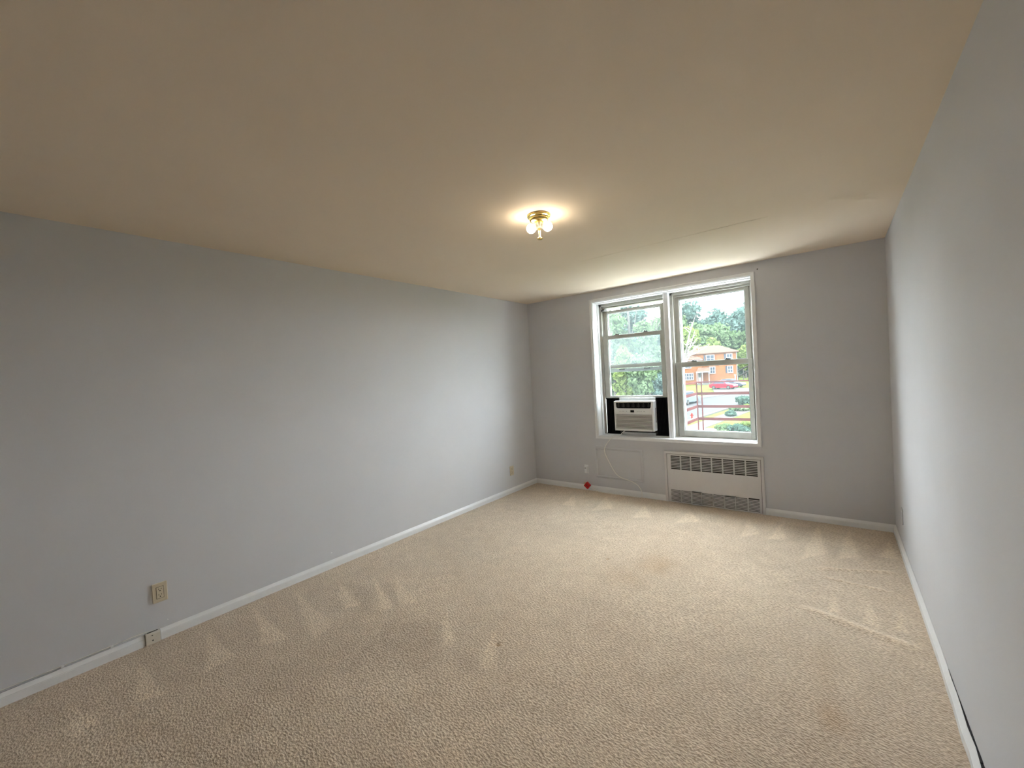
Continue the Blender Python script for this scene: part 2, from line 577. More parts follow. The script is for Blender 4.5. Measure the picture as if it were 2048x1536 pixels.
# baseboards: flat board with a sloping moulded cap, slightly off the wall where it has sprung loose
BB = [(0.0, 0.0), (0.016, 0.0), (0.016, 0.043), (0.0145, 0.0445), (0.0150, 0.0470), (0.002, 0.067), (0.0, 0.067)]
def baseboard(name, p0, p1, inward, segs, gap, label):
    mb = MB()
    p0, p1, inward = Vector(p0), Vector(p1), Vector(inward)
    n = len(BB)
    vs_, fs_ = [], []
    for k in range(segs + 1):
        t = k / segs
        p = p0.lerp(p1, t)
        g = gap(t)
        for d, z in BB:
            vs_.append(p + inward * (d + g) + Vector((0, 0, z - 0.004)))
    for k in range(segs):
        for i in range(n):
            j = (i + 1) % n
            fs_.append((k * n + i, (k + 1) * n + i, (k + 1) * n + j, k * n + j))
    fs_.append(tuple(range(n)))
    fs_.append(tuple(range(segs * n, segs * n + n))[::-1])
    mb.add(vs_, fs_)
    return struct(mb.build(name, M['trim']), label)
baseboard('baseboard_left', (0, 0, 0), (0, -4.018, 0), (1, 0, 0), 40, lambda t: 0.0008 + 0.0015 * (math.sin(t * 23) > 0.6), 'white moulded baseboard along the long wall')
bb_loose = baseboard('baseboard_left', (0, -4.094, 0), (0, YB, 0), (1, 0, 0), 30, lambda t: 0.003 + min(0.006, 0.03 * t) + 0.0006 * math.sin(t * 60), 'white moulded baseboard along the long wall, loose at the top')
bb_right = baseboard('baseboard_right', (W, 0, 0), (W, YB, 0), (-1, 0, 0), 64, lambda t: 0.0006 + 0.014 * max(0.0, min(1.0, (t * -YB - 1.9) / 0.8)) * (0.75 + 0.25 * math.sin(t * 140)), 'white baseboard along the right wall with a gap at the top')
baseboard('baseboard_back', (0.0, 0, 0), (1.757, 0, 0), (0, -1, 0), 10, lambda t: 0.0, 'white baseboard under the window left of the radiator')
baseboard('baseboard_back', (2.702, 0, 0), (W, 0, 0), (0, -1, 0), 10, lambda t: 0.0, 'white baseboard right of the radiator')
baseboard('baseboard_front', (0.0, YB, 0), (W, YB, 0), (0, 1, 0), 4, lambda t: 0.0, 'white baseboard behind the photographer')

M['gap_shade'] = mat('dark_gap_shade', (0.025, 0.024, 0.026), 0.9, noise=0.4, nscale=60)
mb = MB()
for k in range(26):                      # dark pieces added as shade in the open joint, in broken lengths
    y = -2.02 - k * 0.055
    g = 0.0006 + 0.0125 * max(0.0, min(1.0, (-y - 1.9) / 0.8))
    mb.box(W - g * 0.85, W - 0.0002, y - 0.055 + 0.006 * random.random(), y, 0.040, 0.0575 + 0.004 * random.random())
mb.build('gap_shade_strip', M['gap_shade'], bb_right)
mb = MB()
for k in range(24):  # dark filler standing in for shade behind the loose board
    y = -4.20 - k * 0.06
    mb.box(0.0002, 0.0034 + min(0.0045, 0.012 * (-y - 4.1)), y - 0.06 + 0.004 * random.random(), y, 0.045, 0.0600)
mb.build('gap_shade_strip', M['gap_shade'], bb_loose)

# ------------------------------------------------------------------ window trim
def ring(mb, x0, x1, z0, z1, w, y0, y1, bottom=True):
    mb.box(x0, x0 + w, y0, y1, z0, z1).box(x1 - w, x1, y0, y1, z0, z1)
    mb.box(x0 + w, x1 - w, y0, y1, z1 - w, z1)
    if bottom:
        mb.box(x0 + w, x1 - w, y0, y1, z0, z0 + w)
    return mb
mb = MB()
ring(mb, 0.935, 2.690, 0.655, 2.347, 0.033, -0.012, 0.0)
ring(mb, 0.935, 2.690, 0.655, 2.347, 0.012, -0.018, -0.011)
casing = struct(mb.build('trim_1', M['trim'], bevel=0.002), 'narrow white moulded casing around the double window')
mb = MB()
mb.box(OX0, OX0 + 0.006, 0, 0.165, OZ0, OZ1).box(OX0 + 0.006, OX0 + 0.016, 0.105, 0.165, OZ0, OZ1)
mb.box(OX1 - 0.006, OX1, 0, 0.165, OZ0, OZ1)
mb.box(OX0, OX1, 0, 0.165, OZ1 - 0.006, OZ1).box(OX0, OX1, 0.06, 0.165, OZ1 - 0.014, OZ1 - 0.006)
mb.box(OX0, OX1, -0.004, 0.26, OZ0 - 0.004, OZ0 + 0.004)
mb.box(OX0, OX1, 0.115, 0.165, OZ0 + 0.004, OZ0 + 0.012)
struct(mb.build('trim_2', M['trim'], bevel=0.0015), 'white painted window reveal and sill')
mb = MB().box(1.795, 1.842, 0.085, T, OZ0 + 0.004, OZ1 - 0.006).box(1.790, 1.800, 0.078, 0.16, OZ0 + 0.004, OZ1 - 0.006)
struct(mb.build('trim_3', M['trim'], bevel=0.002), 'white mullion post between the two windows')

# ------------------------------------------------------------------ windows
def sash(name, parent, x0, x1, z0, z1, y, st_l, st_r, rt, rb, glass, depth=0.035, m_='frame', lip=True):
    mb = MB()
    mb.box(x0, x0 + st_l, y, y + depth, z0, z1).box(x1 - st_r, x1, y, y + depth, z0, z1)
    mb.box(x0 + st_l, x1 - st_r, y + 0.002, y + depth, z1 - rt, z1).box(x0 + st_l, x1 - st_r, y + 0.002, y + depth, z0, z0 + rb)
    s = mb.build(name, M[m_], parent, bevel=0.0025)
    if lip:
        ml = ring(MB(), x0 + st_l, x1 - st_r, z0 + rb, z1 - rt, 0.007, y + 0.012, y + depth - 0.004)
        ml.build('glazing_bead', M['storm'], s)
    g = MB().box(x0 + st_l - 0.004, x1 - st_r + 0.004, y + depth * 0.5, y + depth * 0.5 + 0.003, z0 + rb - 0.004, z1 - rt + 0.004)
    g.build('pane', M[glass], s)
    return s

def lock(parent, x, y, z, s=1.0):
    mb = MB().box(x - 0.028 * s, x + 0.028 * s, y, y + 0.02, z, z + 0.006)
    mb.lathe([(0.011, 0), (0.011, 0.010), (0.007, 0.016), (0.0, 0.018)], (x - 0.012, y + 0.010, z + 0.005), (0, 0, 1), 12)
    mb.box(x - 0.012, x + 0.026, y + 0.004, y + 0.012, z + 0.008, z + 0.014)
    mb.build('sash_lock', M['latch'], parent)

# left window: lower sash pushed up above the air conditioner
win1 = MB()
win1.box(0.983, 1.012, 0.150, 0.29, 0.691, 2.300).box(1.012, 1.022, 0.185, 0.29, 0.691, 2.300)
win1.box(1.768, 1.795, 0.150, 0.29, 0.691, 2.300)
win1.box(0.983, 1.795, 0.150, 0.29, 2.262, 2.302).box(1.00, 1.78, 0.172, 0.29, 2.246, 2.262)
win1.box(0.983, 1.795, 0.150, 0.29, 0.688, 0.700)
win1 = struct(win1.build('window_1', M['frame'], bevel=0.002), 'left sash window pushed up over the air conditioner')
s = sash('lower_sash', win1, 1.016, 1.764, 1.139, 1.902, 0.152, 0.060, 0.044, 0.040, 0.016, 'glass')
lock(s, 1.20, 0.155, 1.902)
lock(s, 1.55, 0.155, 1.902)
sash('upper_sash', win1, 1.022, 1.764, 1.50, 2.213, 0.195, 0.045, 0.045, 0.032, 0.04, 'glass')
mb = MB().box(1.014, 1.024, 0.150, 0.19, 2.205, 2.235).box(1.03, 1.038, 0.150, 0.18, 2.21, 2.24).box(1.045, 1.052, 0.16, 0.19, 2.21, 2.245)
mb.build('sash_balance', M['latch'], win1)
mb = ring(MB(), 1.012, 1.775, 0.70, 2.285, 0.03, 0.245, 0.275)
st1 = mb.build('storm_frame', M['storm'], win1)
mb = MB().box(1.042, 1.745, 0.248, 0.268, 1.452, 1.470).box(1.042, 1.745, 0.238, 0.268, 1.470, 1.492).box(1.042, 1.745, 0.248, 0.268, 1.498, 1.512)
rail = mb.build('storm_rail', M['storm'], win1, bevel=0.0015)
for x in (1.18, 1.49):
    q = MB().cyl((x, 0.240, 1.483), (x, 0.232, 1.483), 0.007, n=10).cyl((x + 0.06, 0.240, 1.483), (x + 0.06, 0.232, 1.483), 0.007, n=10)
    q.box(x, x + 0.06, 0.233, 0.239, 1.479, 1.487)
    q.build('storm_latch', M['latch'], rail)
MB().box(1.040, 1.747, 0.256, 0.259, 1.505, 1.905).build('storm_pane', M['glass_dirty'], win1)
MB().box(1.042, 1.745, 0.270, 0.274, 1.90, 1.915).build('storm_top_rail', M['storm'], win1)
MB().box(1.040, 1.747, 0.264, 0.267, 1.915, 2.262).build('storm_pane', M['glass'], win1)

# right window: both sashes shut
win2 = MB()
win2.box(1.842, 1.872, 0.150, 0.29, 0.691, 2.300).box(1.872, 1.884, 0.185, 0.29, 0.691, 2.300)
win2.box(2.628, 2.654, 0.150, 0.29, 0.691, 2.300).box(2.616, 2.628, 0.188, 0.29, 0.691, 2.300)
win2.box(1.842, 2.654, 0.150, 0.29, 2.272, 2.302).box(1.86, 2.64, 0.172, 0.29, 2.250, 2.272)
win2.box(1.842, 2.654, 0.150, 0.29, 0.688, 0.697)
win2 = struct(win2.build('window_2', M['frame'], bevel=0.002), 'right double-hung window with both sashes shut')
s = sash('lower_sash', win2, 1.878, 2.622, 0.698, 1.522, 0.152, 0.060, 0.036, 0.048, 0.066, 'glass')
lock(s, 2.07, 0.155, 1.522)
lock(s, 2.40, 0.155, 1.522)
sash('upper_sash', win2, 1.884, 2.612, 1.478, 2.250, 0.195, 0.042, 0.042, 0.030, 0.04, 'glass')
mb = MB().box(1.884, 1.934, 0.245, 0.275, 0.70, 2.25).box(2.600, 2.616, 0.245, 0.275, 0.70, 2.25)
mb.box(1.884, 2.616, 0.245, 0.275, 2.235, 2.25).box(1.884, 2.616, 0.245, 0.30, 0.70, 0.722)
mb.build('storm_frame', M['storm'], win2)
ext_sill = struct(MB().box(OX0 - 0.05, OX1 + 0.05, 0.26, 0.36, 0.64, 0.690).build('trim_4', M['ext_sill']), 'outer stone window sill')

# ------------------------------------------------------------------ air conditioner
AX0, AX1, AZ0, AZ1 = 1.170, 1.645, 0.756, 1.107
ac = thing('air_conditioner', 'white window air conditioner with black air outlet fitted in the left window', 'air conditioner', (1.41, 0.12, AZ0))
MB().box(AX0 + 0.02, AX1 - 0.01, 0.13, 0.56, AZ0 + 0.005, AZ1 - 0.012).build('housing', M['steel'], ac, bevel=0.004)
fn = lambda p, t: (p[0], t, p[1])
mb = MB()
# bezel: a ring with a rounded outline around the intake, the control strip and the air outlet
def bezel():
    GX0, GX1, GZ0, GZ1 = AX0 + 0.016, AX1 - 0.022, AZ0 + 0.027, AZ0 + 0.192
    b_ = MB()
    b_.prism(rounded_rect(AX0, AX0 + 0.0165, AZ0, AZ1, 0.004), fn, 0.034, 0.13)
    b_.prism([(GX1, AZ0), (AX1 - 0.006, AZ0), (AX1, AZ0 + 0.006), (AX1, AZ1 - 0.008), (AX1 - 0.008, AZ1), (GX1, AZ1)], fn, 0.036, 0.135)
    b_.box(GX0, GX1, 0.034, 0.13, AZ0, GZ0)
    b_.box(GX0, GX1, 0.030, 0.13, GZ1, GZ1 + 0.072)
    b_.box(GX0, GX1, 0.034, 0.13, AZ1 - 0.018, AZ1)
    b_.box(GX0, GX1, 0.09, 0.13, GZ1 + 0.072, AZ1 - 0.018)
    b_.box(GX0, GX1, 0.075, 0.13, GZ0, GZ1)
    return b_, GX0, GX1, GZ0, GZ1
b_, GX0, GX1, GZ0, GZ1 = bezel()
b_.build('front_panel', M['plastic'], ac, bevel=0.004)
# air outlet: black recess narrowing to the bottom, with vertical vanes and louvres
oz0, oz1 = GZ1 + 0.070, AZ1 - 0.018
out_poly = [(GX0 + 0.004, oz1), (GX0 + 0.010, oz0 + 0.018), (GX0 + 0.022, oz0 + 0.003), (GX0 + 0.034, oz0), (GX1 - 0.034, oz0), (GX1 - 0.020, oz0 + 0.003), (GX1 - 0.010, oz0 + 0.018), (GX1 - 0.004, oz1)]
outlet = MB().prism(out_poly, fn, 0.050, 0.092).build('air_outlet', M['black'], ac)
cw = MB()
cw2_ = MB()
cw.prism([(GX0 - 0.002, oz0 - 0.002), (GX0 + 0.034, oz0 - 0.002), (GX0 + 0.022, oz0 + 0.003), (GX0 + 0.010, oz0 + 0.018), (GX0 + 0.004, oz1 + 0.002), (GX0 - 0.002, oz1 + 0.002)], fn, 0.0335, 0.09)
cw2_.prism([(GX1 + 0.002, oz0 - 0.002), (GX1 + 0.002, oz1 + 0.002), (GX1 - 0.004, oz1 + 0.002), (GX1 - 0.010, oz0 + 0.018), (GX1 - 0.020, oz0 + 0.003), (GX1 - 0.034, oz0 - 0.002)], fn, 0.0335, 0.09)
cw.build('outlet_surround', M['plastic'], ac)
cw2_.build('outlet_surround', M['plastic'], ac)
vane_m = mat('dark_grey_vane', (0.05, 0.047, 0.042), 0.5, noise=0.05, nscale=50)
for k in range(7):
    xc = GX0 + 0.036 + k * (GX1 - GX0 - 0.072) / 6
    q = MB()
    for j in range(3):
        z = oz0 + 0.022 + j * 0.013
        q.box(xc - 0.021, xc + 0.021, 0.041, 0.050, z, z + 0.004)
    q.box(xc - 0.002, xc + 0.002, 0.040, 0.050, oz0 + 0.016, oz1 - 0.006)
    q.build('vane', vane_m, outlet)
# control strip
cx = (GX0 + GX1) / 2 - 0.008
strip = MB().prism(rounded_rect(GX0 + 0.006, GX1 - 0.006, GZ1 + 0.010, GZ1 + 0.064, 0.006), fn, 0.0285, 0.031).build('control_strip', M['plastic'], ac)
MB().prism(rounded_rect(cx - 0.022, cx + 0.022, GZ1 + 0.027, GZ1 + 0.053, 0.003), fn, 0.0265, 0.0287).build('display', M['black'], strip)
for dx in (-0.155, -0.128, -0.110, -0.075, 0.055, 0.075, 0.100, 0.135):
    MB().prism(rounded_rect(cx + dx, cx + dx + 0.011, GZ1 + 0.036, GZ1 + 0.043, 0.002, 3), fn, 0.0277, 0.0287).build('button', M['grey_print'], strip)
# intake grille, one slat after another over a dark filter
MB().box(GX0, GX1, 0.060, 0.074, GZ0, GZ1).build('filter', M['dark'], ac)
NS = 10
for k in range(NS):
    z = GZ0 + 0.004 + k * (GZ1 - GZ0 - 0.006) / NS
    q = MB().prism([(0.0335, z + 0.002), (0.0335, z + 0.0105), (0.046, z + 0.012), (0.046, z + 0.0045)], lambda p, t: (t, p[0], p[1]), GX0, GX1)
    q.build('slat', M['slat'], ac)
MB().box(AX1 - 0.001, AX1 + 0.001, 0.090, 0.104, 0.855, 1.022).build('side_vent', M['black'], ac)
mb = MB().box(1.205, 1.640, 0.125, 0.137, AZ1 - 0.012, 1.1385).box(1.205, 1.640, 0.120, 0.127, AZ1 - 0.004, AZ1 + 0.004)
mb.cyl((1.42, 0.124, 1.124), (1.42, 0.1215, 1.124), 0.004, n=8)
mb.build('top_rail', M['steel'], ac)
def curtain(x0, x1):
    q = MB()
    n = 9
    st_ = (x1 - x0) / n
    for k in range(n):
        xa, xb, xm = x0 + k * st_, x0 + (k + 1) * st_, x0 + (k + .5) * st_
        q.prism([(xa, 0.146), (xm, 0.138), (xb, 0.146), (xb, 0.150), (xm, 0.142), (xa, 0.150)], lambda p, t: (p[0], p[1], t), 0.708, 1.131)
    q.box(x0, x1, 0.136, 0.15, 0.700, 0.712).box(x0, x1, 0.136, 0.15, 1.128, 1.1385)
    return q.build('side_curtain', M['black'], ac)
curtain(1.022, AX0 + 0.03)
curtain(AX1 - 0.02, 1.768)
mb = MB().box(AX0 + 0.02, AX1 - 0.005, 0.14, 0.30, 0.700, 0.757)
mb.build('base_support', M['dark'], ac)
mb = MB().box(AX0 + 0.06, AX1 - 0.02, 0.118, 0.140, 0.6955, 0.728)
mb.build('base_rail', M['steel'], ac)
# cord: out under the unit, over the sill, down the wall, back along the skirting to the red plug
cord_pts = [(1.275, 0.085, 0.752), (1.258, 0.06, 0.735), (1.225, 0.02, 0.697), (1.165, -0.020, 0.678), (1.115, -0.026, 0.640), (1.060, -0.026, 0.566),
            (1.047, -0.026, 0.500), (1.087, -0.012, 0.388), (1.170, -0.010, 0.245), (1.26, -0.024, 0.200), (1.36, -0.025, 0.178), (1.435, -0.022, 0.140),
            (1.476, -0.022, 0.085), (1.488, -0.030, 0.022), (1.470, -0.045, 0.008), (1.386, -0.056, 0.009), (1.23, -0.052, 0.009), (1.10, -0.060, 0.009), (1.006, -0.054, 0.009), (0.93, -0.040, 0.012), (0.865, -0.035, 0.030)]
cord = MB().tube(smooth_path(cord_pts, 6), 0.0044, 8).build('power_cord', M['cord'], ac, smooth=True)
R45 = Matrix.Rotation(math.radians(40), 3, 'Y')
mb = MB().cbox((0.800, -0.040, 0.066), (0.066, 0.036, 0.066), R45)
plug = mb.build('plug', M['red'], ac, bevel=0.006)
mb = MB().cbox((0.800, -0.0595, 0.072), (0.018, 0.004, 0.012), R45).cbox((0.812, -0.0595, 0.058), (0.012, 0.004, 0.010), R45)
mb.build('reset_button', mat('dark_red_plastic', (0.16, 0.004, 0.004), 0.4, noise=0.05, nscale=50), plug)
mb = MB().cbox((0.762, -0.040, 0.086), (0.022, 0.006, 0.003), R45).cbox((0.770, -0.040, 0.096), (0.022, 0.006, 0.003), R45)
mb.build('prong', M['brass'], plug)
MB().cyl((0.868, -0.035, 0.030), (0.832, -0.038, 0.046), 0.007, 0.010, n=12).build('strain_relief', M['plastic'], plug)

# ------------------------------------------------------------------ radiator cover
RX0, RX1, RZ1 = 1.757, 2.702, 0.559
rad = thing('radiator_cover', 'recessed white metal radiator cover with slotted grilles under the right window', 'radiator cover', ((RX0 + RX1) / 2, -0.01, 0))
mb = MB().box(RX0, RX0 + 0.024, -0.030, -0.0005, 0.002, RZ1).box(RX1 - 0.024, RX1, -0.030, -0.0005, 0.002, RZ1).box(RX0 + 0.024, RX1 - 0.024, -0.030, -0.0005, RZ1 - 0.026, RZ1)
mb.build('frame', M['rad'], rad, bevel=0.002)
px0, px1 = RX0 + 0.028, RX1 - 0.028
g0, g1 = 1.826, 2.648                 # grille columns between these
tz0, tz1 = 0.366, 0.514               # upper grille
bz0, bz1 = 0.012, 0.148               # lower grille
MB().box(RX0 + 0.024, RX1 - 0.024, -0.004, -0.001, 0.003, RZ1 - 0.026).build('cavity_back', M['dark'], rad)
mb = MB()
mb.box(px0, px1, -0.026, -0.022, tz1, RZ1 - 0.030)
mb.box(px0, px1, -0.026, -0.022, bz1, tz0)
mb.box(px0, g0, -0.026, -0.022, tz0, tz1).box(g1, px1, -0.026, -0.022, tz0, tz1)
mb.box(px0, g0 - 0.012, -0.026, -0.022, 0.004, bz1).box(g1 + 0.012, px1, -0.026, -0.022, 0.004, bz1)
mb.box(g0 - 0.012, g1 + 0.012, -0.026, -0.022, 0.004, bz0)
mb.build('panel', M['rad'], rad)
cwid = (g1 - g0) / 8
for k in range(8):
    xa, xb = g0 + k * cwid, g0 + (k + 1) * cwid
    q = MB()
    if k < 7:
        q.box(xb - 0.006, xb + 0.006, -0.026, -0.022, tz0, tz1)
    for j in range(1, 9):
        z = tz0 + j * (tz1 - tz0) / 9
        q.box(xa + (0 if k == 0 else 0.006), xb, -0.026, -0.0225, z - 0.0032, z + 0.0032)
    q.build('upper_grille', M['rad'], rad)
h0, h1 = g0 - 0.012, g1 + 0.012
cw2 = (h1 - h0) / 8
for k in range(8):
    xa, xb = h0 + k * cw2, h0 + (k + 1) * cw2
    door = k in (2, 5)
    y = -0.034 if door else -0.026
    za = 0.004 if door else bz0
    zb = bz1 + (0.002 if door else 0)
    q = MB()
    q.box(xb - 0.006, xb + (0.0 if door else 0.006 if k < 7 else 0), y, y + 0.004, za, zb)
    if door:
        q.box(xa, xa + 0.006, y, y + 0.004, za, zb).box(xa, xb, y, y + 0.004, zb - 0.010, zb).box(xa, xb, y, y + 0.004, za, za + 0.008)
        q.cyl((xa + 0.02, y + 0.002, zb + 0.002), (xa + 0.035, y + 0.002, zb + 0.002), 0.004, n=8).cyl((xb - 0.035, y + 0.002, zb + 0.002), (xb - 0.02, y + 0.002, zb + 0.002), 0.004, n=8)
    n = 9
    for j in range(0, n + 1):
        if k == 7 and j == n:
            continue
        z = bz0 + 0.002 + j * (bz1 - bz0 - 0.006) / n
        q.box(xa, xb, y, y + 0.0035, z - 0.0038, z + 0.0038)
    q.build('hinged_grille' if door else 'lower_grille', M['rad'], rad)

# ------------------------------------------------------------------ access panel, outlets, junction box
ap = thing('access_panel', 'flush wall panel framed by a thin moulding painted like the wall, under the left window', 'wall panel', (1.21, 0, 0.362))
MB().box(0.935, 1.485, -0.0035, -0.0003, 0.20, 0.525).build('panel', M['wall'], ap)
def mould(x0, x1, z0, z1, w):
    q = MB()
    prof = [(0.0, 0.0), (0.0, -0.006), (0.3, -0.017), (0.7, -0.017), (1.0, -0.006), (1.0, 0.0)]
    ring_ = []
    for a, d in prof:
        i = a * w
        ring_.append([(x0 + i, d, z0 + i), (x1 - i, d, z0 + i), (x1 - i, d, z1 - i), (x0 + i, d, z1 - i)])
    vs_ = [p for r in ring_ for p in r]
    fs_ = []
    n = len(prof)
    for k in range(n):
        k2 = (k + 1) % n
        for c in range(4):
            c2 = (c + 1) % 4
            fs_.append((k * 4 + c, k * 4 + c2, k2 * 4 + c2, k2 * 4 + c))
    return q.add(vs_, fs_)
mould(0.906, 1.510, 0.173, 0.550, 0.030).build('moulding', M['wall'], ap)

def duplex_left(yc, zc, label, decora=True):
    t = thing('wall_outlet', label, 'outlet', (0, yc, zc))
    f2 = lambda p, d: (d, p[0], p[1])
    MB().prism([(yc + a, zc + b) for a, b in rounded_rect(-0.036, 0.036, -0.058, 0.058, 0.004)], f2, 0.0, 0.010).build('cover_plate', M['almond'], t, bevel=0.003)
    MB().prism([(yc + a, zc + b) for a, b in rounded_rect(-0.0185, 0.0185, -0.0355, 0.0355, 0.002)], f2, 0.009, 0.0104).build('reveal_gap', M['slot'], t)
    face = MB().prism([(yc + a, zc + b) for a, b in rounded_rect(-0.0165, 0.0165, -0.0335, 0.0335, 0.002)], f2, 0.0095, 0.0125).build('receptacle', M['almond'], t, bevel=0.001)
    for s_ in (-1, 1):
        zz = zc + s_ * 0.017
        q = MB().box(0.012, 0.0130, yc - 0.0075, yc - 0.0050, zz + 0.001, zz + 0.009)
        q.box(0.012, 0.0130, yc + 0.0050, yc + 0.0075, zz + 0.002, zz + 0.009)
        q.cyl((0.012, yc, zz - 0.006), (0.0130, yc, zz - 0.006), 0.0032, n=10)
        q.build('slots', M['slot'], face)
    for s_ in (-1, 1):
        MB().cyl((0.010, yc, zc + s_ * 0.048), (0.0108, yc, zc + s_ * 0.048), 0.003, n=10).build('screw', M['almond'], t)
    return t
duplex_left(-4.008, 0.283, 'almond duplex outlet low on the left wall near the photographer')
duplex_left(-0.536, 0.278, 'small almond outlet on the left wall near the window corner')
# right wall outlet, painted over
t = thing('wall_outlet', 'grey painted outlet low on the right wall near the corner', 'outlet', (W, -0.485, 0.285))
f3 = lambda p, d: (W - d, p[0], p[1])
MB().prism([(-0.485 + a, 0.285 + b) for a, b in rounded_rect(-0.036, 0.036, -0.058, 0.058, 0.004)], f3, 0.0, 0.006).build('cover_plate', M['wall'], t, bevel=0.002)
MB().prism([(-0.485 + a, 0.285 + b) for a, b in rounded_rect(-0.0165, 0.0165, -0.0335, 0.0335, 0.002)], f3, 0.004, 0.008).build('receptacle', M['wall'], t)
# surface outlet under the window
t = thing('wall_outlet', 'small white surface outlet on the window wall above the red plug', 'outlet', (0.780, 0, 0.262))
f4 = lambda p, d: (p[0], -d, p[1])
MB().prism(rounded_rect(0.752, 0.808, 0.208, 0.314, 0.005), f4, 0.0, 0.007).build('cover_plate', M['trim'], t, bevel=0.002)
sk = MB().prism(rounded_rect(0.760, 0.794, 0.226, 0.296, 0.010), f4, 0.006, 0.024).build('receptacle', M['trim'], t, bevel=0.003)
MB().box(0.766, 0.771, -0.0248, -0.0238, 0.268, 0.284).box(0.778, 0.783, -0.0248, -0.0238, 0.268, 0.284).build('slots', M['slot'], sk)
# telephone junction box on the left baseboard with its wire
jb = thing('phone_junction_box', 'ivory telephone junction box set into the left baseboard', 'junction box', (0.012, -4.056, 0))
mb = MB().prism([(0.0, 0.0), (0.026, 0.0), (0.027, 0.060), (0.020, 0.066), (0.0, 0.066)], lambda p, t: (p[0], t, p[1]), -4.090, -4.022)
mb.build('housing', M['ivory'], jb, bevel=0.003)
for yy, zz, r in ((-4.060, 0.052, 0.0035), (-4.058, 0.022, 0.0042)):
    MB().cyl((0.0262, yy, zz), (0.0275, yy, zz), r, n=12).build('screw', M['latch'], jb)
MB().box(0.004, 0.012, -4.080, -4.030, 0.0655, 0.0675).build('lid_edge', M['slot'], jb)
wp = [(0.010, -4.04, 0.071), (0.006, -4.09, 0.076), (0.0028, -4.14, 0.077), (0.0026, -4.25, 0.074), (0.0026, -4.4, 0.073), (0.0026, -4.6, 0.0735), (0.0026, -4.9, 0.073), (0.0026, -5.4, 0.073)]
wire = MB().tube(smooth_path(wp, 8), 0.0024, 6).build('phone_wire', M['cord'], origin=(0.006, -4.4, 0.07), smooth=True)
tag(wire, 'thin white telephone wire along the top of the left baseboard', 'wire')
for yy in (-4.23, -4.42):
    MB().box(0.0, 0.010, yy - 0.006, yy + 0.006, 0.065, 0.078).build('clip', M['trim'], wire)

# ------------------------------------------------------------------ ceiling light
LX, LY = 1.882, -2.478
lamp = thing('ceiling_light', 'small brass ceiling light with two bare lit globe bulbs', 'ceiling light', (LX, LY, H))
prof = [(0.0, 0.0), (0.068, 0.0), (0.071, -0.003), (0.072, -0.006), (0.071, -0.009), (0.067, -0.012), (0.061, -0.0135), (0.0575, -0.016), (0.0565, -0.021), (0.0565, -0.026), (0.055, -0.031), (0.051, -0.036), (0.044, -0.0405), (0.034, -0.044), (0.020, -0.046), (0.0, -0.0465)]
MB().lathe(prof, (LX, LY, H), (0, 0, 1), 48).build('canopy', M['brass'], lamp, smooth=True)
MB().lathe([(0.0, -0.040), (0.020, -0.042), (0.022, -0.060), (0.017, -0.074), (0.0, -0.076)], (LX, LY, H), (0, 0, 1), 24).build('socket_block', M['porcelain'], lamp, smooth=True)
pr_ = [(0.0, -0.070), (0.006, -0.071), (0.0065, -0.10), (0.0055, -0.128), (0.007, -0.132), (0.016, -0.137), (0.018, -0.141), (0.014, -0.145), (0.0, -0.146)]
MB().lathe(pr_, (LX, LY, H), (0, 0, 1), 24).build('stem', M['brass'], lamp, smooth=True)
bulb_m = mat('lit_bulb', (1, 1, 1), 0.4, noise=0.01, nscale=40, emit=(1.0, 0.86, 0.66), estr=LAMP_POWER)
dirs = [Vector((-0.80, -0.50, -0.33)).normalized(), Vector((0.78, 0.55, -0.22)).normalized()]
for d in dirs:
    c0 = Vector((LX, LY, H - 0.058)) + d * 0.001
    sk = MB().lathe([(0.0, 0.0), (0.016, 0.0), (0.019, 0.012), (0.020, 0.026), (0.018, 0.030), (0.0, 0.030)], c0, d, 24).build('socket', M['porcelain'], lamp, smooth=True)
    pb = [(0.0, 0.0), (0.012, 0.0), (0.013, 0.006)]
    for i in range(1, 13):
        a = math.pi * (0.16 + 0.84 * i / 12)
        pb.append((0.0285 * math.sin(a), 0.0315 - 0.0285 * math.cos(a)))
    MB().lathe(pb, c0 + d * 0.020, d, 24).build('bulb', bulb_m, lamp, smooth=True)

# ------------------------------------------------------------------ outside: sloping ground, street, house, cars, trees
GA, GB = -4.87, 0.0288                       # ground height = GA + GB * y
def gz(y):
    return GA + GB * y
def ray(u, v):
    return C_RIGHT * ((u - 1024) / F_PX) + C_DOWN * ((v - 768) / F_PX) + C_FWD
def ground(u, v):
    """point of the sloping ground in a direction measured from the photograph"""
    d = ray(u, v)
    t = (GA + GB * CAM.y - CAM.z) / (d.z - GB * d.y)
    return CAM + d * t
def along(u, depth):
    """ground point at a horizontal direction u and a distance"""
    d = ray(u, 730)
    p = CAM + d * depth
    return Vector((p.x, p.y, gz(p.y)))
PX = 1.0 / F_PX

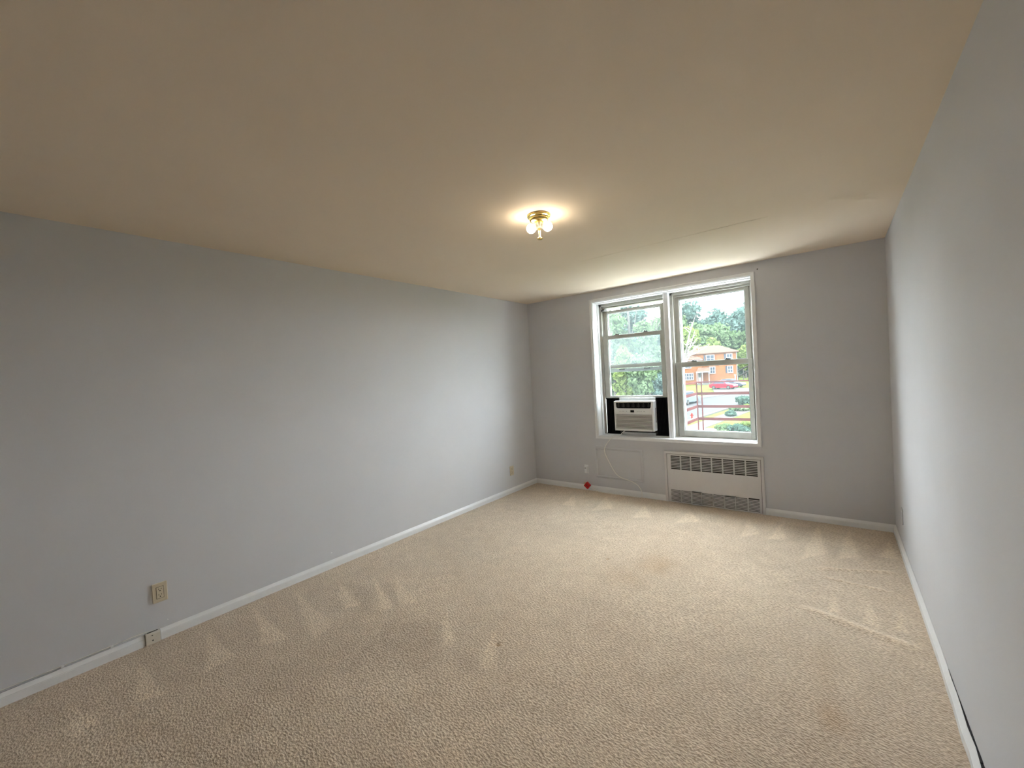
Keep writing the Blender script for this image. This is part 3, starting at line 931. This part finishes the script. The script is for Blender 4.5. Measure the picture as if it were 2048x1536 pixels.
M['grass'] = mat('lawn_grass', (0.044, 0.056, 0.016), 0.9, noise=0.35, nscale=1.2, detail=6, bump=0.6, bscale=12, bdist=0.05, spec=0.0)
M['asphalt'] = mat('street_asphalt', (0.036, 0.037, 0.038), 0.85, noise=0.12, nscale=0.8, bump=0.2, bscale=30, spec=0.0)
M['concrete'] = mat('pale_concrete', (0.050, 0.050, 0.046), 0.85, noise=0.08, nscale=1.5, spec=0.0)
M['brick'] = mat('orange_brick', (0.0912, 0.0418, 0.0209), 0.85, noise=0.22, nscale=2.5, spec=0.0)
M['roof'] = mat('tan_shingle_roof', (0.052, 0.034, 0.026), 0.85, noise=0.15, nscale=2.0, spec=0.0)
M['white_ext'] = mat('white_house_paint', (0.1200, 0.1232, 0.1280), 0.6, noise=0.04, nscale=4, spec=0.0)
M['shutter'] = mat('dark_window_glass', (0.0264, 0.0330, 0.0418), 0.25, noise=0.1, nscale=2, spec=0.0)
M['railing'] = mat('rust_red_iron_paint', (0.0442, 0.0169, 0.0156), 0.6, noise=0.2, nscale=30, spec=0.0)
M['bark'] = mat('grey_bark', (0.0416, 0.0390, 0.0364), 0.9, noise=0.3, nscale=4, bump=0.5, bscale=12, spec=0.0)
M['bare'] = mat('pale_dead_wood', (0.15, 0.145, 0.13), 0.9, noise=0.2, nscale=4, spec=0.0)
LEAF = [leaf_mat('blue_green_leaves', (0.042, 0.066, 0.058), (0.044, 0.080, 0.064)),
        leaf_mat('mid_green_leaves', (0.048, 0.072, 0.038), (0.058, 0.096, 0.036)),
        leaf_mat('yellow_green_leaves', (0.066, 0.090, 0.030), (0.090, 0.128, 0.030)),
        leaf_mat('dark_green_leaves', (0.030, 0.050, 0.040), (0.030, 0.062, 0.044))]

def strip(name, pts, material, lift, label=None, stuff=False):
    """flat ground slab given by its outline on the sloping ground, 6 cm thick"""
    mb = MB()
    P = [Vector((p.x, p.y, gz(p.y))) for p in pts]
    n = len(P)
    mb.add([p + Vector((0, 0, lift)) for p in P] + [p + Vector((0, 0, lift - 0.3)) for p in P],
           [tuple(range(n)), tuple(range(n, 2 * n))[::-1]] + [(i, n + i, n + (i + 1) % n, (i + 1) % n) for i in range(n)])
    o = mb.build(name, material)
    return struct(o, label)

big = [Vector((-150, 6, 0)), Vector((90, 6, 0)), Vector((90, 240, 0)), Vector((-150, 240, 0))]
strip('ground', big, M['grass'], 0.0, 'sloping lawn outside')
# street running past the house, kerbs and pavement on both sides
k0, k1 = ground(1404, 833), ground(1470, 812)          # near kerb
e0, e1 = ground(1404, 797), ground(1470, 788)          # far edge
def line(a, b, s):
    return a + (b - a) * s
strip('street', [line(k0, k1, -6), line(k0, k1, 6), line(e0, e1, 6), line(e0, e1, -6)], M['asphalt'], 0.03, 'pale asphalt street')
n_ = Vector(((k1 - k0).y, -(k1 - k0).x, 0)).normalized()
strip('kerb', [line(k0, k1, -6), line(k0, k1, 6), line(k0, k1, 6) + n_ * 0.35, line(k0, k1, -6) + n_ * 0.35], M['concrete'], 0.14, 'near concrete kerb')
strip('pavement', [line(k0, k1, -6) + n_ * 1.4, line(k0, k1, 6) + n_ * 1.4, line(k0, k1, 6) + n_ * 3.0, line(k0, k1, -6) + n_ * 3.0], M['concrete'], 0.05, 'near concrete pavement')
n2 = -n_
strip('far_pavement', [line(e0, e1, -6), line(e0, e1, 6), line(e0, e1, 6) + n2 * 2.2, line(e0, e1, -6) + n2 * 2.2], M['concrete'], 0.10, 'far concrete pavement')
d0, d1, d2, d3 = ground(1430, 788), ground(1520, 784), ground(1520, 777), ground(1424, 776)
strip('driveway', [d0, d1, d2, d3], M['concrete'], 0.09, 'pale concrete driveway in front of the house')
y0 = ground(1372, 858)
strip('garden_path', [ground(1330, 866), ground(1440, 866), ground(1440, 858), ground(1330, 853)], M['concrete'], 0.04, 'narrow concrete garden path')

# house -------------------------------------------------------------
HD = 86.0
hd = ray(1430, 730)
h_org = CAM + hd * HD
h_ang = math.atan2(hd.y, hd.x) - math.pi / 2           # facade square to the view
hz = -2.45
house = thing('brick_house', 'two-storey orange brick house with a low tan hip roof across the street', 'house', (h_org.x, h_org.y, hz), h_ang)
S = HD * PX
def hx(u):
    return (u - 1430) * S * 1.02
def box_part(name, m_, x0, x1, y0, y1, z0, z1, parent=house):
    return MB().box(x0, x1, y0, y1, z0 - hz, z1 - hz).build(name, m_, parent, local=True)
EAVE = 3.93
mx0, mx1 = hx(1374), hx(1468)
box_part('main_wall', M['brick'], mx0, mx1, 0.0, 8.5, hz - 0.6, EAVE)
def hip(name, x0, x1, y0, y1, z0, z1, rin, over=0.45):
    x0, x1, y0, y1 = x0 - over, x1 + over, y0 - over, y1 + over
    ym = (y0 + y1) / 2
    t = 0.16
    vs_ = [(x0, y0, z0), (x1, y0, z0), (x1, y1, z0), (x0, y1, z0), (x0, y0, z0 + t), (x1, y0, z0 + t), (x1, y1, z0 + t), (x0, y1, z0 + t), (x0 + rin, ym, z1), (x1 - rin, ym, z1)]
    fs_ = [(0, 3, 2, 1), (0, 1, 5, 4), (1, 2, 6, 5), (2, 3, 7, 6), (3, 0, 4, 7), (4, 5, 9, 8), (5, 6, 9), (6, 7, 8, 9), (7, 4, 8)]
    return MB().add([(a, b, c - hz) for a, b, c in vs_], fs_).build(name, M['roof'], house, local=True)
hip('main_roof', mx0, mx1, 0.0, 8.5, EAVE, 5.75, 3.6)
wx0, wx1 = hx(1352), hx(1406)
box_part('wing_wall', M['brick'], wx0, wx1, -1.6, 4.0, hz - 0.6, 2.80)
hip('wing_roof', wx0, wx1, -1.6, 5.0, 2.80, 4.15, 2.4, 0.35)
box_part('eave_board', M['white_ext'], wx1 - 4.6, wx1 + 0.3, -2.0, -1.93, 2.66, 2.80)
box_part('chimney', M['brick'], hx(1398), hx(1404), 2.0, 2.8, 4.2, 5.3)
def window(u0, u1, z0, z1, y=0.0, panes=2, name='window'):
    x0, x1 = hx(u0), hx(u1)
    f_ = ring(MB(), x0, x1, z0 - hz, z1 - hz, 0.16, y - 0.14, y - 0.02)
    step = (x1 - x0) / panes
    for k in range(1, panes):
        f_.box(x0 + k * step - 0.06, x0 + k * step + 0.06, y - 0.13, y - 0.02, z0 - hz, z1 - hz)
    f_.box(x0, x1, y - 0.13, y - 0.02, (z0 + z1) / 2 - 0.05 - hz, (z0 + z1) / 2 + 0.05 - hz)
    f_ = f_.build(name, M['white_ext'], house, local=True)
    MB().box(x0 + 0.1, x1 - 0.1, y - 0.08, y - 0.01, z0 + 0.1 - hz, z1 - 0.1 - hz).build('pane', M['shutter'], f_, local=True)
    return f_
window(1414.5, 1430, 2.05, 3.72, panes=2)
window(1450, 1461, 2.05, 3.72, panes=2)
window(1420, 1430.5, -0.30, 1.22, panes=2)
window(1451, 1461, -0.30, 1.22, panes=2)
window(1374.5, 1391.5, -1.40, 0.12, -1.6, panes=4)
window(1376, 1388, 1.05, 2.35, -1.6, panes=2)
for u in (1413.2, 1449):
    box_part('shutter', M['shutter'], hx(u) - 0.28, hx(u) + 0.02, -0.08, 0.0, 2.1, 3.7)
for u in (1419, 1450.2):
    box_part('shutter', M['shutter'], hx(u) - 0.22, hx(u) + 0.02, -0.08, 0.0, -0.25, 1.2)
dr = box_part('front_door', M['white_ext'], hx(1399.5), hx(1405), -1.68, -1.58, -1.85, 0.10)
MB().box(hx(1400.2), hx(1404.2), -1.72, -1.67, -0.9 - hz, -0.05 - hz).build('pane', M['concrete'], dr, local=True)
# porch roof: small gabled canopy on posts
px_a, px_b = hx(1397), hx(1420)
mb = MB().add([(a, b, c - hz) for a, b, c in ((px_a, -3.4, 0.22), (px_b, -3.4, 0.22), (px_b, 0.0, 0.22), (px_a, 0.0, 0.22),
               (px_a + 0.35, -2.6, 1.10), (px_b, -1.6, 1.10), (px_b, 0.0, 1.10), (px_a + 0.35, 0.0, 1.10))],
              [(0, 3, 2, 1), (4, 5, 6, 7), (0, 1, 5, 4), (1, 2, 6, 5), (2, 3, 7, 6), (3, 0, 4, 7)])
mb.build('porch_roof', M['roof'], house, local=True)
box_part('porch_fascia', M['white_ext'], px_a - 0.05, px_b + 0.05, -3.5, -3.4, 0.10, 0.32)
for u in (1398, 1407.5, 1419):
    box_part('porch_post', M['white_ext'], hx(u) - 0.08, hx(u) + 0.08, -3.4, -3.24, -2.3, 0.12)
box_part('porch_step', M['concrete'], px_a, px_b, -3.6, -1.6, -2.9, -2.1)
box_part('foundation', M['concrete'], mx0, mx1 + 0.05, -0.06, 0.0, hz - 0.6, -1.75)
box_part('downpipe', M['white_ext'], hx(1467), hx(1468), -0.12, 0.0, -2.2, EAVE)

# cars --------------------------------------------------------------
def car(name, label, p, ang, paint, L=4.4, Wd=1.76, Hh=1.42, suv=False):
    t = thing(name, label, 'car', p, ang)
    h = Hh
    if suv:
        lower = [(-L / 2, 0.38), (-L / 2 + 0.02, 0.95), (-L / 2 + 0.12, 1.02), (L / 2 - 1.15, 1.02), (L / 2 - 0.12, 0.90), (L / 2, 0.70), (L / 2, 0.38), (L / 2 - 0.2, 0.26), (-L / 2 + 0.2, 0.26)]
        cabin = [(-L / 2 + 0.10, 1.00), (-L / 2 + 0.30, h - 0.06), (-L / 2 + 0.55, h), (0.45, h), (0.65, h - 0.06), (L / 2 - 1.10, 1.00)]
    else:
        lower = [(-L / 2, 0.36), (-L / 2 + 0.02, 0.80), (-L / 2 + 0.15, 0.92), (-0.9, 0.93), (L / 2 - 1.25, 0.90), (L / 2 - 0.20, 0.76), (L / 2, 0.58), (L / 2, 0.34), (L / 2 - 0.2, 0.24), (-L / 2 + 0.2, 0.24)]
        cabin = [(-L / 2 + 0.28, 0.90), (-L / 2 + 0.95, h - 0.06), (-0.75, h), (0.15, h), (0.38, h - 0.06), (L / 2 - 1.20, 0.88)]
    body = MB().prism(lower, lambda q, d: (q[0], d, q[1]), -Wd / 2, Wd / 2).build('body', paint, t, local=True, bevel=0.06)
    n = len(cabin)
    cb = MB()
    wi, wo = Wd / 2 - 0.20, Wd / 2 - 0.04
    hw = lambda z: wo + (wi - wo) * (z - 0.9) / (h - 0.9)
    vs_ = [(x, -hw(z), z) for x, z in cabin] + [(x, hw(z), z) for x, z in cabin]
    cb.add(vs_, [tuple(range(n))[::-1], tuple(range(n, 2 * n))] + [(i, (i + 1) % n, n + (i + 1) % n, n + i) for i in range(n)])
    cb.build('roof', paint, t, local=True, bevel=0.04)
    gl_ = M['shutter']
    cxm = sum(x for x, z in cabin) / n
    inner = [(cxm + (x - cxm) * 0.88, 0.95 + (z - 0.90) * 0.80) for x, z in cabin]
    for s_ in (-1, 1):
        q = MB()
        k = len(inner)
        va = [(x, s_ * (hw(z) + 0.012), z) for x, z in inner] + [(x, s_ * (hw(z) - 0.03), z) for x, z in inner]
        q.add(va, [tuple(range(k)), tuple(range(k, 2 * k))[::-1]] + [(i, k + i, k + (i + 1) % k, (i + 1) % k) for i in range(k)])
        q.build('side_window', gl_, t, local=True)
        for x in (-L / 2 + 0.80, L / 2 - 0.85):
            wl = MB().cyl((x, s_ * (Wd / 2 - 0.20), 0.32), (x, s_ * (Wd / 2 + 0.01), 0.32), 0.32, n=20).build('wheel', M['black'], t, local=True)
            MB().cyl((x, s_ * (Wd / 2), 0.32), (x, s_ * (Wd / 2 + 0.02), 0.32), 0.20, n=14).build('hub_cap', M['concrete'], wl, local=True)
        MB().cbox((L / 2 - 0.06, s_ * (Wd / 2 - 0.25), 0.66), (0.12, 0.36, 0.14)).build('headlight', M['white_ext'], t, local=True)
        MB().cbox((-L / 2 + 0.01, s_ * (Wd / 2 - 0.2), 0.78), (0.06, 0.3, 0.16)).build('tail_light', M['red'], t, local=True)
    fx0, fx1 = cabin[-2], cabin[-1]
    q = MB()
    zz0, zz1 = fx1[1] + 0.08, fx0[1] - 0.03
    def on_line(z):
        tt = (z - fx1[1]) / (fx0[1] - fx1[1])
        return fx1[0] + (fx0[0] - fx1[0]) * tt
    a0, a1 = on_line(zz0) + 0.03, on_line(zz1) + 0.03
    q.add([(a0, -hw(zz0) + .1, zz0), (a0, hw(zz0) - .1, zz0), (a1, hw(zz1) - .08, zz1), (a1, -hw(zz1) + .08, zz1),
           (a0 - .05, -hw(zz0) + .1, zz0), (a0 - .05, hw(zz0) - .1, zz0), (a1 - .05, hw(zz1) - .08, zz1), (a1 - .05, -hw(zz1) + .08, zz1)],
          [(0, 1, 2, 3), (4, 7, 6, 5), (0, 4, 5, 1), (1, 5, 6, 2), (2, 6, 7, 3), (3, 7, 4, 0)])
    q.build('windscreen', gl_, t, local=True)
    return t
paint_red = mat('red_car_paint', (0.1425, 0.0085, 0.0152), 0.3, noise=0.03, nscale=3, spec=0.05)
paint_dark = mat('charcoal_car_paint', (0.0280, 0.0320, 0.0400), 0.3, noise=0.03, nscale=3, spec=0.05)
paint_grey = mat('slate_car_paint', (0.0484, 0.0616, 0.0704), 0.3, noise=0.03, nscale=3, spec=0.05)
pc = ground(1447, 779)
car('parked_car', 'red hatchback parked on the driveway', (pc.x, pc.y, gz(pc.y) + 0.09), math.radians(-14), paint_red, 4.1)
pc2 = ground(1462, 775.5)
car('parked_car', 'dark car parked just behind the red car', (pc2.x, pc2.y, gz(pc2.y) + 0.09), math.radians(-14), paint_dark, 4.4, Hh=1.5)
pc3 = ground(1373, 808)
car('parked_car', 'slate grey car at the near kerb, cut off by the window frame', (pc3.x, pc3.y, gz(pc3.y) + 0.03), math.atan2((k1 - k0).y, (k1 - k0).x), paint_grey, 4.5, Hh=1.66, suv=True)

# hydrant, lamp post, guard rail ------------------------------------
hp = ground(1384, 838)
hyd = thing('fire_hydrant', 'red fire hydrant on the grass by the near kerb', 'fire hydrant', (hp.x, hp.y, gz(hp.y)))
hyd.scale = (0.7, 0.7, 0.7)
hm = mat('red_hydrant_paint', (0.1080, 0.0108, 0.0072), 0.5, noise=0.1, nscale=8, spec=0.0)
MB().lathe([(0.17, 0), (0.17, 0.05), (0.11, 0.07), (0.11, 0.62), (0.15, 0.64), (0.15, 0.68), (0.12, 0.74), (0.06, 0.82), (0.03, 0.83), (0.03, 0.88), (0.0, 0.88)], (0, 0, 0), (0, 0, 1), 16).build('barrel', hm, hyd, local=True)
MB().cyl((-0.22, 0, 0.5), (0.22, 0, 0.5), 0.06, n=12).build('hose_outlet', hm, hyd, local=True)
lp = ground(1471, 768)
post = thing('street_post', 'slim white post right of the brick house', 'post', (lp.x, lp.y, gz(lp.y)))
MB().cyl((0, 0, 0), (0, 0, 1.7), 0.10, n=10).build('pole', M['white_ext'], post, local=True)
MB().box(-0.16, 0.16, -0.16, 0.16, 1.7, 1.85).build('cap', M['white_ext'], post, local=True)
ga, gb = along(1476, 92), along(1530, 84)
gr = thing('guard_rail', 'pale guard rail climbing to the right beside the brick house', 'guard rail', (ga.x, ga.y, gz(ga.y)))
mb = MB()
gvec = Vector((gb.x - ga.x, gb.y - ga.y, 2.6))
for dz in (0.7, 1.9):
    mb.tube([Vector((0, 0, dz)), gvec + Vector((0, 0, dz))], 0.16, 6)
mb.build('rail', M['concrete'], gr, local=True)
for k in range(6):
    q = gvec * (k / 5)
    MB().cyl((q.x, q.y, q.z - 1.5), (q.x, q.y, q.z + 2.0), 0.09, n=8).build('post', M['concrete'], gr, local=True)

# trees -------------------------------------------------------------
def leaves(blobs, count, size, seed):
    r = np.random.default_rng(seed)
    w = np.array([b[3] * b[4] + b[4] * b[5] + b[3] * b[5] for b in blobs])
    idx = r.choice(len(blobs), count, p=w / w.sum())
    B = np.array(blobs)[idx]
    d = r.normal(size=(count, 3))
    d /= np.linalg.norm(d, axis=1)[:, None]
    rad = np.clip(r.normal(0.93, 0.14, count), 0.6, 1.25)
    c = B[:, :3] + d * B[:, 3:6] * rad[:, None]
    nrm = d + r.normal(size=(count, 3)) * 0.7
    nrm /= np.linalg.norm(nrm, axis=1)[:, None]
    t = np.cross(nrm, r.normal(size=(count, 3)))
    t /= np.linalg.norm(t, axis=1)[:, None] + 1e-9
    b2 = np.cross(nrm, t)
    s = size * r.uniform(0.6, 1.35, count)[:, None]
    v = np.stack([c + t * s, c + b2 * s * 0.55 + nrm * s * 0.12, c - t * s, c - b2 * s * 0.55 - nrm * s * 0.12], 1).reshape(-1, 3)
    f = np.arange(count * 4).reshape(-1, 4)
    return v, f

def crown_core(mb, blobs):
    for x, y, z, a, b, c in blobs:
        pr2 = [(0.66 * math.sin(math.pi * i / 6), -0.66 * math.cos(math.pi * i / 6)) for i in range(7)]
        n = 8
        vs_, fs_ = [], []
        for r_, h_ in pr2:
            for i in range(n):
                t = 2 * math.pi * i / n
                vs_.append((x + a * max(r_, 0.01) * math.cos(t), y + b * max(r_, 0.01) * math.sin(t), z + c * h_))
        for k in range(6):
            for i in range(n):
                j = (i + 1) % n
                fs_.append((k * n + i, k * n + j, (k + 1) * n + j, (k + 1) * n + i))
        mb.add(vs_, fs_)

def tree(name, label, cat, p, height, width, leaf, count, seed, size=0.45, trunk=0.22, low=0.25, group=None, nb=16):
    r = random.Random(seed)
    t = thing(name, label, cat, (p.x, p.y, p.z), 0.0, group)
    blobs = []
    zc, rz = height * (1 + low) / 2, height * (1 - low) / 2
    for k in range(nb):
        while True:
            a = Vector((r.uniform(-1, 1), r.uniform(-1, 1), r.uniform(-1, 1)))
            if 0.25 < a.length < 0.95:
                break
        q = r.uniform(0.17, 0.30)
        f_ = 1 - q * 0.75
        blobs.append((a.x * width / 2 * f_, a.y * width / 2 * f_, zc + a.z * rz * f_, width * q, width * q, min(width, 2 * rz) * q * r.uniform(0.75, 1.0)))
    blobs.append((0, 0, zc, width * 0.3, width * 0.3, rz * 0.62))
    v, f = leaves(blobs, count, size, seed)
    mb = MB()
    crown_core(mb, blobs)
    mb.add(v.tolist(), f.tolist())
    mb.build('crown', LEAF[leaf], t, local=True)
    tk = MB()
    if trunk > 0:
        tk.tube([(0, 0, -0.4), (0.1 * trunk, 0, height * 0.25), (0.15, 0.1, height * 0.5), (0.0, 0.1, height * 0.8)], [trunk, trunk * 0.8, trunk * 0.55, trunk * 0.2], 8)
        for k in range(5):
            b = blobs[(k * 3) % nb]
            z0 = height * (0.22 + 0.1 * k)
            tk.tube([(0.08, 0.03, z0), (b[0] * 0.55, b[1] * 0.55, (z0 + b[2]) / 2 + 0.3), (b[0], b[1], b[2])], [trunk * 0.4, trunk * 0.25, trunk * 0.1], 6)
        tk.build('trunk', M['bark'], t, local=True)
    return t

def top_height(u, v, depth, p):
    d = ray(u, v)
    return (CAM + d * depth).z - p.z

TREES = [  # direction u, top v, distance, width px, leaf kind, leaves, label
    (1376, 601, 118, 74, 0, 5200, 'tall blue-green tree behind the house on the left'),
    (1484, 604, 120, 78, 0, 5200, 'tall blue-green tree behind the house on the right'),
    (1430, 622, 126, 70, 0, 4200, 'hazy blue-green tree in the dip of the tree line above the house'),
    (1402, 644, 108, 66, 1, 4200, 'green rounded tree just behind the roof of the brick house'),
    (1378, 652, 104, 44, 2, 2600, 'yellow-green tree beside the bare pale branches'),
    (1440, 655, 108, 60, 1, 4000, 'mid green tree behind the right end of the roof'),
    (1425, 668, 103, 40, 2, 2600, 'bright green tree right above the house ridge'),
    (1470, 662, 110, 56, 1, 3600, 'mid green tree behind the right corner of the house'),
    (1491, 680, 95, 34, 2, 2400, 'bright yellow-green bushy tree right of the house'),
    (1496, 730, 99, 40, 3, 2600, 'dark leafy bush at the right corner of the house'),
    (1532, 640, 104, 80, 1, 2600, 'green tree at the far right edge of the right window'),
    (1340, 620, 116, 80, 1, 4200, 'green tree hidden partly by the mullion'),
    (1228, 612, 62, 74, 1, 5200, 'leafy tree filling the left side of the left window'),
    (1262, 600, 70, 62, 0, 4400, 'blue-green tree in the middle of the left window'),
    (1298, 628, 58, 50, 1, 4000, 'green tree under bare twigs in the left window'),
    (1320, 655, 64, 44, 0, 3200, 'blue-green tree at the right edge of the left window'),
    (1246, 668, 48, 34, 2, 2600, 'small yellow-green tree in the left window'),
    (1284, 690, 46, 50, 1, 3600, 'low green tree in the middle of the left window'),
    (1196, 610, 66, 70, 1, 2600, 'green tree at the far left edge of the left window')]
for i, (u, v, D, wpx, lf, n, lab) in enumerate(TREES):
    p = along(u, D)
    hgt = top_height(u, v, D, p)
    tree('leafy_tree', lab, 'tree', p, hgt, wpx * D * PX * 1.08, lf, n, 100 + i, size=0.0052 * D, trunk=0.25, low=0.10 if hgt < 12 else 0.2, group='trees outside the window')
# bare trees
def bare_tree(name, label, p, height, spread, seed, material, lean=(0, 0)):
    r = random.Random(seed)
    t = thing(name, label, 'tree', (p.x, p.y, p.z))
    mb = MB()
    mb.tube([(0, 0, -0.3), (lean[0] * .2, lean[1] * .2, height * 0.3), (lean[0] * 0.5, lean[1] * .5, height * 0.55)], [0.26, 0.20, 0.15], 8)
    mb.build('trunk', material, t, local=True)
    for k in range(11):
        a = r.uniform(0, 6.28)
        z0 = height * r.uniform(0.40, 0.58)
        f0 = z0 / height
        L = spread * r.uniform(0.55, 1.0)
        base = Vector((lean[0] * f0, lean[1] * f0, z0))
        tip = base + Vector((math.cos(a) * L + lean[0] * 0.4, math.sin(a) * L + lean[1] * 0.4, height * r.uniform(0.12, 0.45)))
        mid = base.lerp(tip, 0.5) + Vector((r.uniform(-.3, .3), r.uniform(-.3, .3), r.uniform(-.2, .5)))
        b = MB().tube(smooth_path([base, mid, tip], 4), [0.11 - 0.09 * i / 8 for i in range(9)], 6)
        for j in range(5):
            q = base.lerp(mid, 0.4 + 0.1 * j) if j < 2 else mid.lerp(tip, 0.15 + 0.2 * (j - 2))
            e = q + Vector((r.uniform(-1, 1), r.uniform(-1, 1), r.uniform(0.2, 1.1))) * L * 0.35
            b.tube([q, q.lerp(e, .5) + Vector((0, 0, 0.1)), e], [0.05, 0.035, 0.015], 5)
        b.build('branch', material, t, local=True)
    return t
p = along(1360, 60)
bare_tree('bare_tree', 'leafless pale tree with forked branches left of the brick house', p, 12.2, 3.4, 3, M['bare'], (1.6, 0.2))
p = along(1306, 74)
bare_tree('bare_tree', 'dark leafless twigs against the sky at the top of the left window', p, 19.0, 4.6, 5, M['bark'], (-0.6, 0.0))
p = along(1261, 61)
t = thing('tree_trunk', 'straight grey bare trunk in the middle of the left window', 'tree', (p.x, p.y, p.z))
MB().tube([(0, 0, -0.3), (0.05, 0, 6), (0.0, 0.05, 15)], [0.30, 0.25, 0.15], 8).build('trunk', M['bark'], t, local=True)
MB().tube([(0.03, 0, 9), (0.8, 0.3, 11.4), (1.2, 0.5, 14)], [0.12, 0.08, 0.04], 6).build('branch', M['bark'], t, local=True)

# shrubs on the lawn and under the left window
SHRUBS = [(1487, 812, 30, 20, 3, 900, 'round dark green shrub at the edge of the street, beside the right sash stile'), (1463, 833, 22, 9, 3, 500, 'low dark shrub at the lawn edge'),
          (1478, 822, 26, 8, 1, 500, 'low green shrub behind the lawn'), (1496, 821, 16, 9, 2, 400, 'light green shrub at the right edge of the lawn'),
          (1450, 866, 34, 15, 1, 1200, 'pale green shrub at the bottom of the right window'), (1474, 868, 36, 18, 3, 1300, 'grey-green shrub right of the pale shrub'),
          (1498, 866, 30, 22, 2, 1000, 'yellow-green shrub in the lower right corner of the window'),
          (1228, 800, 44, 46, 1, 1500, 'green bush in the lower left corner of the left window'), (1256, 806, 50, 52, 2, 1500, 'light green bush above the air conditioner'),
          (1288, 800, 50, 56, 1, 1600, 'mid green bush above the right half of the air conditioner'), (1318, 806, 44, 60, 0, 1500, 'blue-green bush beside the mullion'),
          (1240, 776, 40, 40, 2, 1200, 'light bush behind the front row in the left window'), (1305, 775, 50, 44, 1, 1200, 'green bush behind the front row near the mullion')]
for i, (u, v, wpx, hpx, lf, n, lab) in enumerate(SHRUBS):
    p = ground(u, v)
    D = (p - CAM).dot(C_FWD)
    tree('garden_shrub', lab, 'shrub', p, hpx * D * PX * 1.15, wpx * D * PX, lf, n, 300 + i, size=0.0045 * D, trunk=0, low=0.0, group='shrubs outside the window', nb=9)

# fire escape outside the right window --------------------------------
FY = 1.35
fe = thing('fire_escape', 'rust-red iron fire escape railing outside the right window', 'fire escape', (2.6, FY, 0.25))
for z in (1.098, 0.925, 0.758):
    MB().box(1.785, 3.9, FY - 0.004, FY + 0.004, z - 0.018, z + 0.018).build('rail', M['railing'], fe)
    MB().box(1.781, 1.789, 0.31, FY, z - 0.018, z + 0.018).build('side_rail', M['railing'], fe)
MB().tube([(1.785, FY, 1.253), (3.9, FY, 1.253)], 0.009, 8).build('top_rail', M['railing'], fe)
MB().tube([(1.785, 0.31, 1.253), (1.785, FY, 1.253)], 0.009, 8).build('top_rail', M['railing'], fe)
for x in (1.785, 1.846, 3.2, 3.9):
    MB().cyl((x, FY, 0.25), (x, FY, 1.253), 0.0085, n=8).build('post', M['railing'], fe)
for k in range(12):
    y = 0.42 + k * 0.082
    MB().box(1.78, 3.9, y - 0.015, y + 0.015, 0.24, 0.25).build('floor_bar', M['railing'], fe)
